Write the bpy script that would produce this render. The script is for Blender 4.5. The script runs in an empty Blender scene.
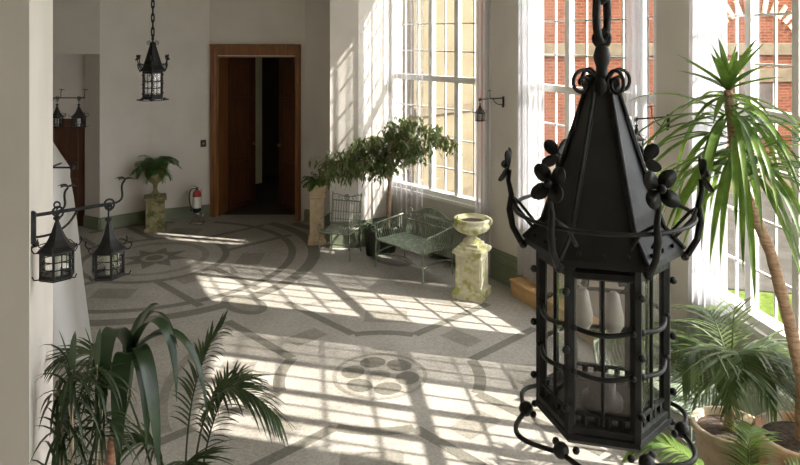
import bpy, math, random
from mathutils import Vector, Matrix

# ------------------------------------------------------------------ camera, sky, sun, exposure
U = 1.28                      # every number below is written in units of 1.28 m and baked into the meshes
SC = bpy.context.scene
COL = SC.collection
PI = math.pi

cam_data = bpy.data.cameras.new('camera')
cam = bpy.data.objects.new('camera', cam_data)
COL.objects.link(cam)
cam.location = (0, 0, 2.9 * U)
cam.rotation_euler = (PI / 2, 0, 0)
cam_data.sensor_width = 36.0
cam_data.lens = 31.5
cam_data.shift_y = -0.2469
cam_data.clip_start = 0.05
SC.camera = cam

world = bpy.data.worlds.new('sky')
SC.world = world
world.use_nodes = True
wbg = world.node_tree.nodes['Background']
wbg.inputs['Color'].default_value = (0.95, 0.97, 1.0, 1)
wbg.inputs['Strength'].default_value = 9.2

sun_data = bpy.data.lights.new('sun', 'SUN')
sun_data.energy = 17.0
sun_data.angle = math.radians(0.55)
sun_data.color = (1.0, 0.95, 0.87)
sun = bpy.data.objects.new('sun', sun_data)
COL.objects.link(sun)
SUN_DIR = Vector((1.0, -0.27, 0.92)).normalized()      # towards the sun
sun.rotation_euler = SUN_DIR.to_track_quat('Z', 'Y').to_euler()
sun.location = (12, -3, 12)

SC.view_settings.view_transform = 'Standard'
SC.view_settings.look = 'None'
SC.view_settings.exposure = 0.0
SC.view_settings.gamma = 1.0
SC.view_settings.use_curve_mapping = False
SC.cycles.use_denoising = True
SC.cycles.max_bounces = 12
SC.cycles.diffuse_bounces = 6
SC.cycles.transparent_max_bounces = 24
SC.cycles.sample_clamp_indirect = 8.0

# ------------------------------------------------------------------ helpers
def v3(p):
    return Vector(p)


class MB:
    """collects shapes and links them as ONE mesh object"""
    def __init__(s):
        s.v = []; s.f = []; s.m = []; s.s = []

    def add(s, vs, fs, mi=0, smooth=False):
        o = len(s.v)
        s.v.extend([Vector(p) for p in vs])
        for f in fs:
            s.f.append([i + o for i in f]); s.m.append(mi); s.s.append(smooth)
        return s

    def box(s, x0, x1, y0, y1, z0, z1, mi=0, fr=None, ch=0.0):
        if ch > 0:
            c = min(ch, abs(x1 - x0) * .45, abs(y1 - y0) * .45, abs(z1 - z0) * .45)
            rings = []
            def loop(i, z):
                return [(x0 + i, y0 + c + i * 0, z), (x0 + c, y0 + i * 0, z)]
            def oct_(d, z):
                a, b, e, g = x0 + d, x1 - d, y0 + d, y1 - d
                return [(a + c, e, z), (b - c, e, z), (b, e + c, z), (b, g - c, z),
                        (b - c, g, z), (a + c, g, z), (a, g - c, z), (a, e + c, z)]
            L = [oct_(c, z0), oct_(0, z0 + c), oct_(0, z1 - c), oct_(c, z1)]
            vs = [p for l in L for p in l]
            fs = [list(range(7, -1, -1)), [24 + i for i in range(8)]]
            for k in range(3):
                for i in range(8):
                    j = (i + 1) % 8
                    fs.append([k * 8 + i, k * 8 + j, k * 8 + 8 + j, k * 8 + 8 + i])
        else:
            vs = [(x, y, z) for z in (z0, z1) for y in (y0, y1) for x in (x0, x1)]
            fs = [[0, 2, 3, 1], [4, 5, 7, 6], [0, 1, 5, 4], [2, 6, 7, 3], [0, 4, 6, 2], [1, 3, 7, 5]]
        if fr:
            vs = [fr(*p) for p in vs]
        return s.add(vs, fs, mi)

    def prism(s, pts, z0, z1, mi=0):
        n = len(pts)
        vs = [(p[0], p[1], z0) for p in pts] + [(p[0], p[1], z1) for p in pts]
        fs = [list(range(n - 1, -1, -1)), list(range(n, 2 * n))]
        for i in range(n):
            j = (i + 1) % n
            fs.append([i, j, n + j, n + i])
        return s.add(vs, fs, mi)

    def tube(s, path, r, seg=8, mi=0, closed=False, cap=True, smooth=True, flat=1.0):
        P = [Vector(p) for p in path]
        n = len(P)
        rs = r if isinstance(r, (list, tuple)) else [r] * n
        T = []
        for i in range(n):
            if closed:
                t = P[(i + 1) % n] - P[i - 1]
            else:
                t = P[min(i + 1, n - 1)] - P[max(i - 1, 0)]
            if t.length < 1e-9: t = Vector((0, 0, 1))
            T.append(t.normalized())
        a = Vector((0, 0, 1)) if abs(T[0].z) < .9 else Vector((1, 0, 0))
        nrm = (a - T[0] * a.dot(T[0])).normalized()
        vs = []
        for i in range(n):
            nrm = nrm - T[i] * nrm.dot(T[i])
            if nrm.length < 1e-6:
                nrm = T[i].orthogonal()
            nrm.normalize()
            b = T[i].cross(nrm)
            for k in range(seg):
                th = 2 * PI * k / seg
                vs.append(P[i] + nrm * (math.cos(th) * rs[i] * flat) + b * (math.sin(th) * rs[i]))
        fs = []
        m = n if closed else n - 1
        for i in range(m):
            i2 = (i + 1) % n
            for k in range(seg):
                k2 = (k + 1) % seg
                fs.append([i * seg + k, i * seg + k2, i2 * seg + k2, i2 * seg + k])
        s.add(vs, fs, mi, smooth)
        if cap and not closed:
            s.add([vs[k] for k in range(seg)], [list(range(seg - 1, -1, -1))], mi)
            s.add([vs[(n - 1) * seg + k] for k in range(seg)], [list(range(seg))], mi)
        return s

    def lathe(s, prof, seg=20, c=(0, 0, 0), mi=0, smooth=True, rot=0.0, cap=True):
        vs = []
        for r, z in prof:
            for k in range(seg):
                th = rot + 2 * PI * k / seg
                vs.append((c[0] + r * math.cos(th), c[1] + r * math.sin(th), c[2] + z))
        fs = []
        n = len(prof)
        for i in range(n - 1):
            for k in range(seg):
                k2 = (k + 1) % seg
                fs.append([i * seg + k, i * seg + k2, (i + 1) * seg + k2, (i + 1) * seg + k])
        s.add(vs, fs, mi, smooth)
        if cap:
            if prof[0][0] > 1e-4: s.add(vs[:seg], [list(range(seg - 1, -1, -1))], mi)
            if prof[-1][0] > 1e-4: s.add(vs[-seg:], [list(range(seg))], mi)
        return s

    def ball(s, c, r, seg=10, mi=0, sz=1.0):
        n = max(4, seg // 2)
        pr = [(max(r * math.sin(PI * i / n), 1e-5), -r * sz * math.cos(PI * i / n)) for i in range(n + 1)]
        return s.lathe(pr, seg, c, mi, True, cap=False)

    def blade(s, p, d, L, w, droop=.6, up=(0, 0, 1), n=6, fold=.25, mi=0, shape='strap', twist=0.0):
        p = Vector(p); d = Vector(d).normalized(); up = Vector(up)
        vs = []; fs = []
        st = L / n
        side = d.cross(up)
        if side.length < 1e-4: side = d.orthogonal()
        side.normalize()
        for i in range(n + 1):
            t = i / n
            if shape == 'strap': ww = w * min(1, .55 + 2.2 * t) * (1 - t ** 3.0)
            elif shape == 'oval': ww = w * math.sin(PI * (.04 + .96 * t) ** .8)
            else: ww = w * (1 - t) ** .7
            ww = max(ww, w * .03)
            sd = side - d * side.dot(d)
            sd.normalize()
            if twist: sd = Matrix.Rotation(twist * t, 3, d) @ sd
            nn = sd.cross(d).normalized()
            vs += [p - sd * ww * .5 + nn * ww * fold, p.copy(), p + sd * ww * .5 + nn * ww * fold]
            if i < n:
                k = i * 3
                fs += [[k, k + 1, k + 4, k + 3], [k + 1, k + 2, k + 5, k + 4]]
            d = (d + Vector((0, 0, -droop / n))).normalized()
            p = p + d * st
        return s.add(vs, fs, mi, True)

    def ribbon(s, P, w, fold=.12):
        n = len(P) - 1; vs = []; fs = []
        side = None
        for i in range(n + 1):
            t = i / n
            d = (P[min(i + 1, n)] - P[max(i - 1, 0)]).normalized()
            if side is None:
                h = Vector((P[-1].x - P[0].x, P[-1].y - P[0].y, 0))
                side = h.cross(Vector((0, 0, 1)))
                side = side.normalized() if side.length > .01 else Vector((1, 0, 0))
            sd = (side - d * side.dot(d)).normalized()
            nn = sd.cross(d).normalized()
            ww = max(w * min(1, .6 + 2 * t) * (1 - t ** 5), w * .03)
            vs += [P[i] - sd * ww * .5 + nn * ww * fold, P[i].copy(), P[i] + sd * ww * .5 + nn * ww * fold]
            if i < n:
                k = i * 3; fs += [[k, k + 1, k + 4, k + 3], [k + 1, k + 2, k + 5, k + 4]]
        return s.add(vs, fs, 0, True)

    def build(s, name, mat, parent=None, loc=(0, 0, 0), rz=0.0):
        me = bpy.data.meshes.new(name)
        me.from_pydata([tuple(p * U) for p in s.v], [], s.f)
        mats = mat if isinstance(mat, (list, tuple)) else [mat]
        for m in mats: me.materials.append(m)
        me.polygons.foreach_set('material_index', s.m)
        me.polygons.foreach_set('use_smooth', s.s)
        me.update()
        o = bpy.data.objects.new(name, me)
        COL.objects.link(o)
        o.location = Vector(loc) * U
        o.rotation_euler = (0, 0, rz)
        if parent: o.parent = parent
        return o


def tag(o, label, cat, group=None):
    o['label'] = label; o['category'] = cat
    if group: o['group'] = group
    return o


def thing(name, label, cat, loc, rz=0.0, group=None):
    o = bpy.data.objects.new(name, None)
    COL.objects.link(o)
    o.empty_display_size = .1
    o.location = Vector(loc) * U
    o.rotation_euler = (0, 0, rz)
    return tag(o, label, cat, group)


def struct(mb, name, mat, parent=None):
    o = mb.build(name, mat, parent)
    if not parent: o['kind'] = 'structure'
    return o


def copy_tree(root, loc, rz=0.0, label=None, group=None, scale=None):
    r = root.copy(); COL.objects.link(r)
    r.location = Vector(loc) * U; r.rotation_euler = (0, 0, rz); 
    if scale: r.scale = (scale,) * 3
    if label: r['label'] = label
    if group: r['group'] = group
    for ch in list(root.children):
        c = ch.copy(); COL.objects.link(c); c.parent = r
        for g in list(ch.children):
            d = g.copy(); COL.objects.link(d); d.parent = c
    return r


def frame(P, Q):
    """local axes along a wall: t along P->Q, d outwards, z up"""
    P = Vector((P[0], P[1], 0)); Q = Vector((Q[0], Q[1], 0))
    u = (Q - P); L = u.length; u.normalize()
    n = Vector((-u.y, u.x, 0))
    def fr(t, d, z):
        return P + u * t + n * d + Vector((0, 0, z))
    fr.L = L; fr.u = u; fr.n = n; fr.ang = math.atan2(u.y, u.x)
    return fr


def arc(c, r, a0, a1, n, ax=(1, 0, 0), ay=(0, 0, 1)):
    c = Vector(c); ax = Vector(ax); ay = Vector(ay)
    return [c + ax * (r * math.cos(a0 + (a1 - a0) * i / n)) + ay * (r * math.sin(a0 + (a1 - a0) * i / n)) for i in range(n + 1)]


def spiral(c, r0, r1, a0, a1, n, ax=(1, 0, 0), ay=(0, 0, 1)):
    c = Vector(c); ax = Vector(ax); ay = Vector(ay)
    out = []
    for i in range(n + 1):
        t = i / n; a = a0 + (a1 - a0) * t; r = r0 + (r1 - r0) * t
        out.append(c + ax * (r * math.cos(a)) + ay * (r * math.sin(a)))
    return out


def bez(p0, p1, p2, p3, n=10):
    p0, p1, p2, p3 = map(Vector, (p0, p1, p2, p3))
    return [p0 * (1 - t) ** 3 + p1 * 3 * t * (1 - t) ** 2 + p2 * 3 * t * t * (1 - t) + p3 * t ** 3 for t in [i / n for i in range(n + 1)]]


# ------------------------------------------------------------------ materials
def newmat(name):
    m = bpy.data.materials.new(name); m.use_nodes = True
    nt = m.node_tree
    return m, nt, nt.nodes['Principled BSDF'], nt.nodes['Material Output']


def coords(nt, scale=(1, 1, 1)):
    tc = nt.nodes.new('ShaderNodeTexCoord'); mp = nt.nodes.new('ShaderNodeMapping')
    mp.inputs['Scale'].default_value = scale
    nt.links.new(tc.outputs['Object'], mp.inputs['Vector'])
    return mp.outputs['Vector']


def noisy(name, c1, c2, scale=8, rough=.6, detail=6, stretch=(1, 1, 1), bump=.0, bscale=None, metal=0.0, lo=.35, hi=.65, c3=None, c3scale=3, spec=None):
    m, nt, b, out = newmat(name)
    vec = coords(nt, stretch)
    nz = nt.nodes.new('ShaderNodeTexNoise')
    nz.inputs['Scale'].default_value = scale; nz.inputs['Detail'].default_value = detail
    nt.links.new(vec, nz.inputs['Vector'])
    rp = nt.nodes.new('ShaderNodeValToRGB')
    rp.color_ramp.elements[0].position = lo; rp.color_ramp.elements[0].color = (*c1, 1)
    rp.color_ramp.elements[1].position = hi; rp.color_ramp.elements[1].color = (*c2, 1)
    nt.links.new(nz.outputs['Fac'], rp.inputs['Fac'])
    col = rp.outputs['Color']
    if c3:
        n3 = nt.nodes.new('ShaderNodeTexNoise'); n3.inputs['Scale'].default_value = c3scale; n3.inputs['Detail'].default_value = 8
        nt.links.new(vec, n3.inputs['Vector'])
        r3 = nt.nodes.new('ShaderNodeValToRGB')
        r3.color_ramp.elements[0].position = .50; r3.color_ramp.elements[1].position = .62
        nt.links.new(n3.outputs['Fac'], r3.inputs['Fac'])
        mx = nt.nodes.new('ShaderNodeMixRGB'); mx.inputs['Color2'].default_value = (*c3, 1)
        nt.links.new(r3.outputs['Color'], mx.inputs['Fac']); nt.links.new(col, mx.inputs['Color1'])
        col = mx.outputs['Color']
    nt.links.new(col, b.inputs['Base Color'])
    b.inputs['Roughness'].default_value = rough
    b.inputs['Metallic'].default_value = metal
    if spec is not None: b.inputs['Specular IOR Level'].default_value = spec
    if bump:
        bp = nt.nodes.new('ShaderNodeBump'); bp.inputs['Strength'].default_value = bump; bp.inputs['Distance'].default_value = .02
        nb = nt.nodes.new('ShaderNodeTexNoise'); nb.inputs['Scale'].default_value = bscale or scale * 3; nb.inputs['Detail'].default_value = 5
        nt.links.new(vec, nb.inputs['Vector'])
        nt.links.new(nb.outputs['Fac'], bp.inputs['Height']); nt.links.new(bp.outputs['Normal'], b.inputs['Normal'])
    return m


def mosaic(name, c1, c2):
    m, nt, b, out = newmat(name)
    vec = coords(nt)
    vo = nt.nodes.new('ShaderNodeTexVoronoi'); vo.inputs['Scale'].default_value = 48
    nt.links.new(vec, vo.inputs['Vector'])
    nz = nt.nodes.new('ShaderNodeTexNoise'); nz.inputs['Scale'].default_value = 1.1; nz.inputs['Detail'].default_value = 5
    nt.links.new(vec, nz.inputs['Vector'])
    ad = nt.nodes.new('ShaderNodeMath'); ad.operation = 'MULTIPLY_ADD'; ad.inputs[1].default_value = .35
    hs = nt.nodes.new('ShaderNodeSeparateColor')
    nt.links.new(vo.outputs['Color'], hs.inputs['Color'])
    nt.links.new(hs.outputs['Red'], ad.inputs[0]); nt.links.new(nz.outputs['Fac'], ad.inputs[2])
    rp = nt.nodes.new('ShaderNodeValToRGB')
    rp.color_ramp.elements[0].position = .35; rp.color_ramp.elements[0].color = (*c1, 1)
    rp.color_ramp.elements[1].position = .95; rp.color_ramp.elements[1].color = (*c2, 1)
    nt.links.new(ad.outputs[0], rp.inputs['Fac'])
    nt.links.new(rp.outputs['Color'], b.inputs['Base Color'])
    b.inputs['Roughness'].default_value = .55
    b.inputs['Specular IOR Level'].default_value = .3
    bp = nt.nodes.new('ShaderNodeBump'); bp.inputs['Strength'].default_value = .12; bp.inputs['Distance'].default_value = .01
    nt.links.new(vo.outputs['Distance'], bp.inputs['Height']); nt.links.new(bp.outputs['Normal'], b.inputs['Normal'])
    return m


def leafmat(name, c1, c2, trans=.35, rough=.45, scale=6):
    m, nt, b, out = newmat(name)
    vec = coords(nt)
    nz = nt.nodes.new('ShaderNodeTexNoise'); nz.inputs['Scale'].default_value = scale; nz.inputs['Detail'].default_value = 3
    nt.links.new(vec, nz.inputs['Vector'])
    rp = nt.nodes.new('ShaderNodeValToRGB')
    rp.color_ramp.elements[0].position = .35; rp.color_ramp.elements[0].color = (*c1, 1)
    rp.color_ramp.elements[1].position = .65; rp.color_ramp.elements[1].color = (*c2, 1)
    nt.links.new(nz.outputs['Fac'], rp.inputs['Fac'])
    nt.links.new(rp.outputs['Color'], b.inputs['Base Color'])
    b.inputs['Roughness'].default_value = rough
    tr = nt.nodes.new('ShaderNodeBsdfTranslucent')
    hs = nt.nodes.new('ShaderNodeHueSaturation'); hs.inputs['Value'].default_value = 1.7; hs.inputs['Saturation'].default_value = 1.1
    nt.links.new(rp.outputs['Color'], hs.inputs['Color']); nt.links.new(hs.outputs['Color'], tr.inputs['Color'])
    mx = nt.nodes.new('ShaderNodeMixShader'); mx.inputs['Fac'].default_value = trans
    nt.links.new(b.outputs['BSDF'], mx.inputs[1]); nt.links.new(tr.outputs['BSDF'], mx.inputs[2])
    nt.links.new(mx.outputs['Shader'], out.inputs['Surface'])
    return m


def glassmat(name, gloss=.07, dirt=.0, tint=(1, 1, 1)):
    m, nt, b, out = newmat(name)
    t = nt.nodes.new('ShaderNodeBsdfTransparent'); t.inputs['Color'].default_value = (*tint, 1)
    g = nt.nodes.new('ShaderNodeBsdfGlossy'); g.inputs['Roughness'].default_value = .03
    mx = nt.nodes.new('ShaderNodeMixShader'); mx.inputs['Fac'].default_value = gloss
    nt.links.new(t.outputs[0], mx.inputs[1]); nt.links.new(g.outputs[0], mx.inputs[2])
    sh = mx.outputs[0]
    if dirt:
        d = nt.nodes.new('ShaderNodeBsdfDiffuse'); d.inputs['Color'].default_value = (.75, .73, .68, 1)
        nz = nt.nodes.new('ShaderNodeTexNoise'); nz.inputs['Scale'].default_value = 5
        nt.links.new(coords(nt), nz.inputs['Vector'])
        mu = nt.nodes.new('ShaderNodeMath'); mu.operation = 'MULTIPLY'; mu.inputs[1].default_value = dirt * 2
        nt.links.new(nz.outputs['Fac'], mu.inputs[0])
        m2 = nt.nodes.new('ShaderNodeMixShader')
        nt.links.new(mu.outputs[0], m2.inputs['Fac']); nt.links.new(sh, m2.inputs[1]); nt.links.new(d.outputs[0], m2.inputs[2])
        sh = m2.outputs[0]
    nt.links.new(sh, out.inputs['Surface'])
    return m


def sheermat(name, col, clear=.25, trans=.55):
    m, nt, b, out = newmat(name)
    d = nt.nodes.new('ShaderNodeBsdfDiffuse'); d.inputs['Color'].default_value = (*col, 1)
    tl = nt.nodes.new('ShaderNodeBsdfTranslucent'); tl.inputs['Color'].default_value = (*col, 1)
    t = nt.nodes.new('ShaderNodeBsdfTransparent')
    m1 = nt.nodes.new('ShaderNodeMixShader'); m1.inputs['Fac'].default_value = trans
    nt.links.new(d.outputs[0], m1.inputs[1]); nt.links.new(tl.outputs[0], m1.inputs[2])
    wv = nt.nodes.new('ShaderNodeTexNoise'); wv.inputs['Scale'].default_value = 60
    nt.links.new(coords(nt), wv.inputs['Vector'])
    mr = nt.nodes.new('ShaderNodeMapRange'); mr.inputs[3].default_value = clear * .7; mr.inputs[4].default_value = clear * 1.3
    nt.links.new(wv.outputs['Fac'], mr.inputs[0])
    m2 = nt.nodes.new('ShaderNodeMixShader')
    nt.links.new(mr.outputs[0], m2.inputs['Fac']); nt.links.new(m1.outputs[0], m2.inputs[1]); nt.links.new(t.outputs[0], m2.inputs[2])
    nt.links.new(m2.outputs[0], out.inputs['Surface'])
    return m


def brickmat(name, c1, c2, mortar, s=1.0):
    m, nt, b, out = newmat(name)
    tc = nt.nodes.new('ShaderNodeTexCoord')
    sx = nt.nodes.new('ShaderNodeSeparateXYZ'); cx = nt.nodes.new('ShaderNodeCombineXYZ')
    nt.links.new(tc.outputs['Object'], sx.inputs[0])
    nt.links.new(sx.outputs['X'], cx.inputs['X']); nt.links.new(sx.outputs['Z'], cx.inputs['Y'])
    bt = nt.nodes.new('ShaderNodeTexBrick')
    bt.inputs['Color1'].default_value = (*c1, 1); bt.inputs['Color2'].default_value = (*c2, 1); bt.inputs['Mortar'].default_value = (*mortar, 1)
    bt.inputs['Scale'].default_value = s
    bt.inputs['Brick Width'].default_value = .25; bt.inputs['Row Height'].default_value = .085
    bt.inputs['Mortar Size'].default_value = .009
    nt.links.new(cx.outputs[0], bt.inputs['Vector'])
    nt.links.new(bt.outputs['Color'], b.inputs['Base Color'])
    b.inputs['Roughness'].default_value = .85
    b.inputs['Specular IOR Level'].default_value = 0
    return m


M = {}
M['wall'] = noisy('plaster', (.60, .56, .505), (.66, .615, .555), 1.5, .85, bump=.05, bscale=30)
M['white'] = noisy('white_paint', (.76, .75, .71), (.82, .81, .77), 3, .5)
M['ceil'] = noisy('ceiling_paint', (.70, .68, .64), (.74, .72, .68), 2, .8)
M['green_paint'] = noisy('green_paint', (.155, .18, .115), (.195, .22, .15), 4, .5)
M['floor'] = mosaic('mosaic_pale', (.215, .195, .165), (.365, .34, .30))
M['floor_dark'] = mosaic('mosaic_dark', (.095, .088, .070), (.175, .162, .135))
M['floor_mid'] = mosaic('mosaic_mid', (.145, .132, .105), (.26, .24, .205))
M['door'] = noisy('dark_wood', (.050, .018, .008), (.095, .036, .014), 3, .35, stretch=(6, 6, .6))
M['door_edge'] = noisy('red_wood', (.16, .062, .020), (.25, .105, .036), 3, .35, stretch=(6, 6, .6))
M['door_panel'] = noisy('panel_wood', (.066, .026, .010), (.12, .050, .019), 3, .45, stretch=(6, 6, .6))
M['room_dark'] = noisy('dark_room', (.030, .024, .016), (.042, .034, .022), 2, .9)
M['olive'] = noisy('olive_paint', (.62, .62, .40), (.70, .70, .46), 2, .6)
M['iron'] = noisy('black_iron', (.010, .010, .010), (.022, .021, .020), 25, .5, metal=.25, spec=.35, bump=.12, bscale=60)
M['iron_roof'] = noisy('black_sheet_iron', (.012, .012, .0125), (.022, .021, .020), 9, .52, metal=.2, spec=.3, bump=.05, bscale=40)
M['iron_rust'] = noisy('brown_iron', (.022, .018, .014), (.045, .036, .027), 12, .5, metal=.4)
M['brass'] = noisy('brass', (.35, .24, .09), (.45, .32, .13), 10, .3, metal=.9)
M['glass'] = glassmat('window_glass', .025)
M['lglass'] = glassmat('lantern_glass', .07, .035)
M['bulb'] = noisy('white_bulb', (.50, .47, .40), (.56, .53, .46), 5, .3)
M['sheer'] = sheermat('sheer_curtain', (.60, .59, .605), .30, .50)
M['sheer_thin'] = sheermat('thin_sheer_curtain', (.52, .51, .525), .66, .50)
M['drape'] = sheermat('white_drape', (.86, .86, .85), .0, .25)
M['bench'] = noisy('green_painted_metal', (.125, .160, .105), (.205, .250, .175), 20, .5, c3=(.30, .33, .26), c3scale=14)
M['chair'] = noisy('grey_painted_metal', (.15, .16, .125), (.24, .25, .205), 20, .5)
M['rad'] = noisy('radiator_paint', (.30, .33, .25), (.36, .39, .31), 6, .45)
M['radw'] = noisy('white_radiator', (.66, .70, .64), (.72, .76, .70), 6, .45)
M['stone_tan'] = noisy('tan_stone', (.44, .335, .20), (.58, .46, .30), 7, .85, bump=.35, bscale=25)
M['stone_moss'] = noisy('mossy_stone', (.17, .145, .068), (.31, .27, .14), 8, .9, bump=.4, bscale=20, c3=(.085, .09, .03), c3scale=6)
M['stone_lichen'] = noisy('lichen_stone', (.54, .51, .34), (.66, .62, .45), 9, .9, bump=.4, bscale=22, c3=(.36, .37, .11), c3scale=8)
M['step'] = noisy('tan_wood', (.46, .28, .12), (.58, .37, .18), 4, .55, stretch=(1, 1, 6))
M['terracotta'] = noisy('terracotta', (.42, .215, .11), (.60, .34, .19), 6, .8, bump=.2, c3=(.55, .45, .33), c3scale=4)
M['stonepot'] = noisy('stone_pot', (.42, .33, .22), (.58, .47, .33), 8, .85, bump=.3)
M['darkpot'] = noisy('dark_pot', (.035, .042, .03), (.06, .068, .05), 6, .6)
M['soil'] = noisy('soil', (.035, .022, .015), (.09, .06, .04), 30, .95, bump=.6, bscale=40)
M['bark'] = noisy('bark', (.20, .13, .07), (.36, .25, .15), 20, .85, bump=.4)
M['bark_ring'] = noisy('ringed_bark', (.17, .075, .045), (.33, .17, .10), 12, .8, stretch=(1, 1, 5), bump=.4)
M['yucca_bark'] = noisy('pale_bark', (.30, .175, .10), (.50, .33, .21), 14, .85, stretch=(1, 1, 5), bump=.5)
M['twig'] = noisy('pale_twig', (.27, .21, .13), (.36, .29, .19), 20, .8)
M['leaf_dark'] = leafmat('palm_leaf_dark', (.015, .028, .008), (.034, .056, .016), .22)
M['leaf_strap'] = leafmat('strap_leaf', (.012, .028, .009), (.026, .050, .016), .2, .38)
M['leaf_fern'] = leafmat('fern_leaf', (.038, .100, .018), (.095, .18, .038), .38)
M['leaf_ficus'] = leafmat('ficus_leaf', (.055, .088, .022), (.135, .17, .06), .42)
M['leaf_palm'] = leafmat('palm_leaf', (.055, .090, .026), (.13, .175, .06), .40)
M['leaf_yucca'] = leafmat('yucca_leaf', (.055, .105, .022), (.16, .24, .05), .45, .4)
M['red'] = noisy('red_enamel', (.30, .025, .018), (.36, .035, .025), 5, .3)
M['black'] = noisy('black_plastic', (.012, .012, .012), (.02, .02, .02), 10, .4)
M['label'] = noisy('white_label', (.62, .60, .55), (.70, .68, .63), 30, .6)
M['chrome'] = noisy('chrome', (.55, .54, .52), (.65, .64, .62), 5, .2, metal=.95)
M['brick'] = brickmat('red_brick', (.085, .024, .012), (.125, .040, .021), (.115, .085, .062))
M['cream'] = noisy('cream_render', (.118, .096, .060), (.145, .120, .078), 1.2, .9, spec=0.0)
M['sandstone'] = noisy('sandstone', (.095, .074, .048), (.12, .096, .064), 4, .9, spec=0.0)
M['dark_window'] = noisy('dark_window', (.05, .04, .035), (.08, .065, .055), 3, .15, spec=0.0)
M['grass'] = noisy('grass', (.045, .066, .012), (.080, .105, .022), 9, .95, bump=.5, bscale=40, spec=0.0)
M['paving'] = noisy('paving', (.045, .041, .034), (.062, .057, .048), 3, .9, spec=0.0)

# ------------------------------------------------------------------ floor with inlaid mosaic
fl = MB()
fl.box(-6.2, 2.95, -2.2, 11.3, -.15, 0, 0)
AX = Vector((.694, -.72, 0)); AP = Vector((.72, .694, 0))
C1 = Vector((-3.19, 9.1, 0)); C2 = Vector((-.17, 5.97, 0))
ZL = [.0015]
def inside(p):
    # keep inlays within the room (stop short of the window wall)
    return p.y < 10.9 and p.x < 2.2 and (p.x + .0) < (2.2 + (5.9 - p.y) * .70 if p.y > 5.9 else 2.4) and p.x > -4.6 and p.y > 2.6
def quad(a, b, c, d, mi):
    if all(inside(q) for q in (a, b, c, d)):
        z = Vector((0, 0, ZL[0]))
        fl.add([a + z, b + z, c + z, d + z], [[0, 1, 2, 3]], mi)
def ring(c, r0, r1, mi=1, a0=0, a1=2 * PI, n=72):
    for i in range(n):
        t0 = a0 + (a1 - a0) * i / n; t1 = a0 + (a1 - a0) * (i + 1) / n
        e0 = Vector((math.cos(t0), math.sin(t0), 0)); e1 = Vector((math.cos(t1), math.sin(t1), 0))
        quad(c + e0 * r0, c + e0 * r1, c + e1 * r1, c + e1 * r0, mi)
def band(p, q, w, mi=1):
    d = (q - p); L = d.length; d.normalize(); s = Vector((-d.y, d.x, 0)) * (w / 2)
    n = max(1, int(L / .15))
    for i in range(n):
        a = p + d * (L * i / n); b = p + d * (L * (i + 1) / n)
        quad(a - s, b - s, b + s, a + s, mi)
def ellipse(c, ax, ra, rb, mi=1, n=24):
    ax = ax.normalized(); ay = Vector((-ax.y, ax.x, 0)); z = Vector((0, 0, ZL[0]))
    fl.add([c + ax * (ra * math.cos(2 * PI * i / n)) + ay * (rb * math.sin(2 * PI * i / n)) + z for i in range(n)], [list(range(n))], mi)
SP = (C2 - C1).length
centres = [C1, C2, C2 + AX * SP, C1 - AP * SP, C2 - AP * SP, C1 + AP * SP, C2 + AP * SP]
for i, c in enumerate(centres):
    ZL[0] = .0012
    star = i in (0, 3, 5)
    if star:
        ring(c, 1.72, 1.82, 1); ring(c, 1.98, 2.14, 1); ring(c, .86, .95, 1)
    else:
        for k in range(4):
            b0 = math.atan2(AX.y, AX.x) + k * PI / 2
            ring(c, .80, .90, 1, b0 + .44, b0 + PI / 2 - .44, 20)
            ring(c, 1.72, 1.80, 2, b0 + .25, b0 + PI / 2 - .25, 24)
    for dv in (AX, -AX, AP, -AP):
        sd = Vector((-dv.y, dv.x, 0))
        ZL[0] = .0018
        for off in (-.36, .36):
            band(c + dv * .78 + sd * off, c + dv * 1.90 + sd * off, .095, 1)
        band(c + dv * 1.05 - sd * .18, c + dv * 1.05 + sd * .18, .22, 2)
    for k in range(4):
        a = math.atan2(AX.y, AX.x) + PI / 4 + k * PI / 2
        e = Vector((math.cos(a), math.sin(a), 0)); sd = Vector((-e.y, e.x, 0))
        ZL[0] = .0016
        band(c + e * 1.25 - sd * .22, c + e * 1.25 + sd * .22, .30, 2)
for c in (C1, C1 - AP * SP, C1 + AP * SP):
    ZL[0] = .0020
    ring(c, .60, .69, 2)
    pts = []
    for k in range(16):
        r = .45 if k % 2 == 0 else .24
        a = k * PI / 8
        pts.append(c + Vector((r * math.cos(a), r * math.sin(a), .0024)))
    fl.add(pts, [list(range(16))], 1)
    ZL[0] = .0030; ellipse(c, AX, .17, .17, 0); ZL[0] = .0036; ellipse(c, AX, .11, .11, 1)
for c in (C2, C2 + AX * SP, C2 - AP * SP):
    ZL[0] = .0022
    for k in range(6):
        a = k * PI / 3 + PI / 6 + .3
        e = Vector((math.cos(a), math.sin(a), 0))
        ellipse(c + e * .24, Vector((-e.y, e.x, 0)), .115, .10, 1)
    ZL[0] = .0028
    ring(c, .37, .405, 2); ellipse(c, AX, .09, .09, 2)
for c in ((C1 + C2) / 2, (C1 + C2) / 2 + AP * SP / 2, (C1 + C2) / 2 - AP * SP / 2 ):
    ZL[0] = .0024
    ellipse(c, AX, .34, .2, 1); ZL[0] = .0030; ellipse(c, AX, .24, .12, 2)
fo = fl.build('floor', [M['floor'], M['floor_dark'], M['floor_mid']])
fo['kind'] = 'structure'

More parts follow.
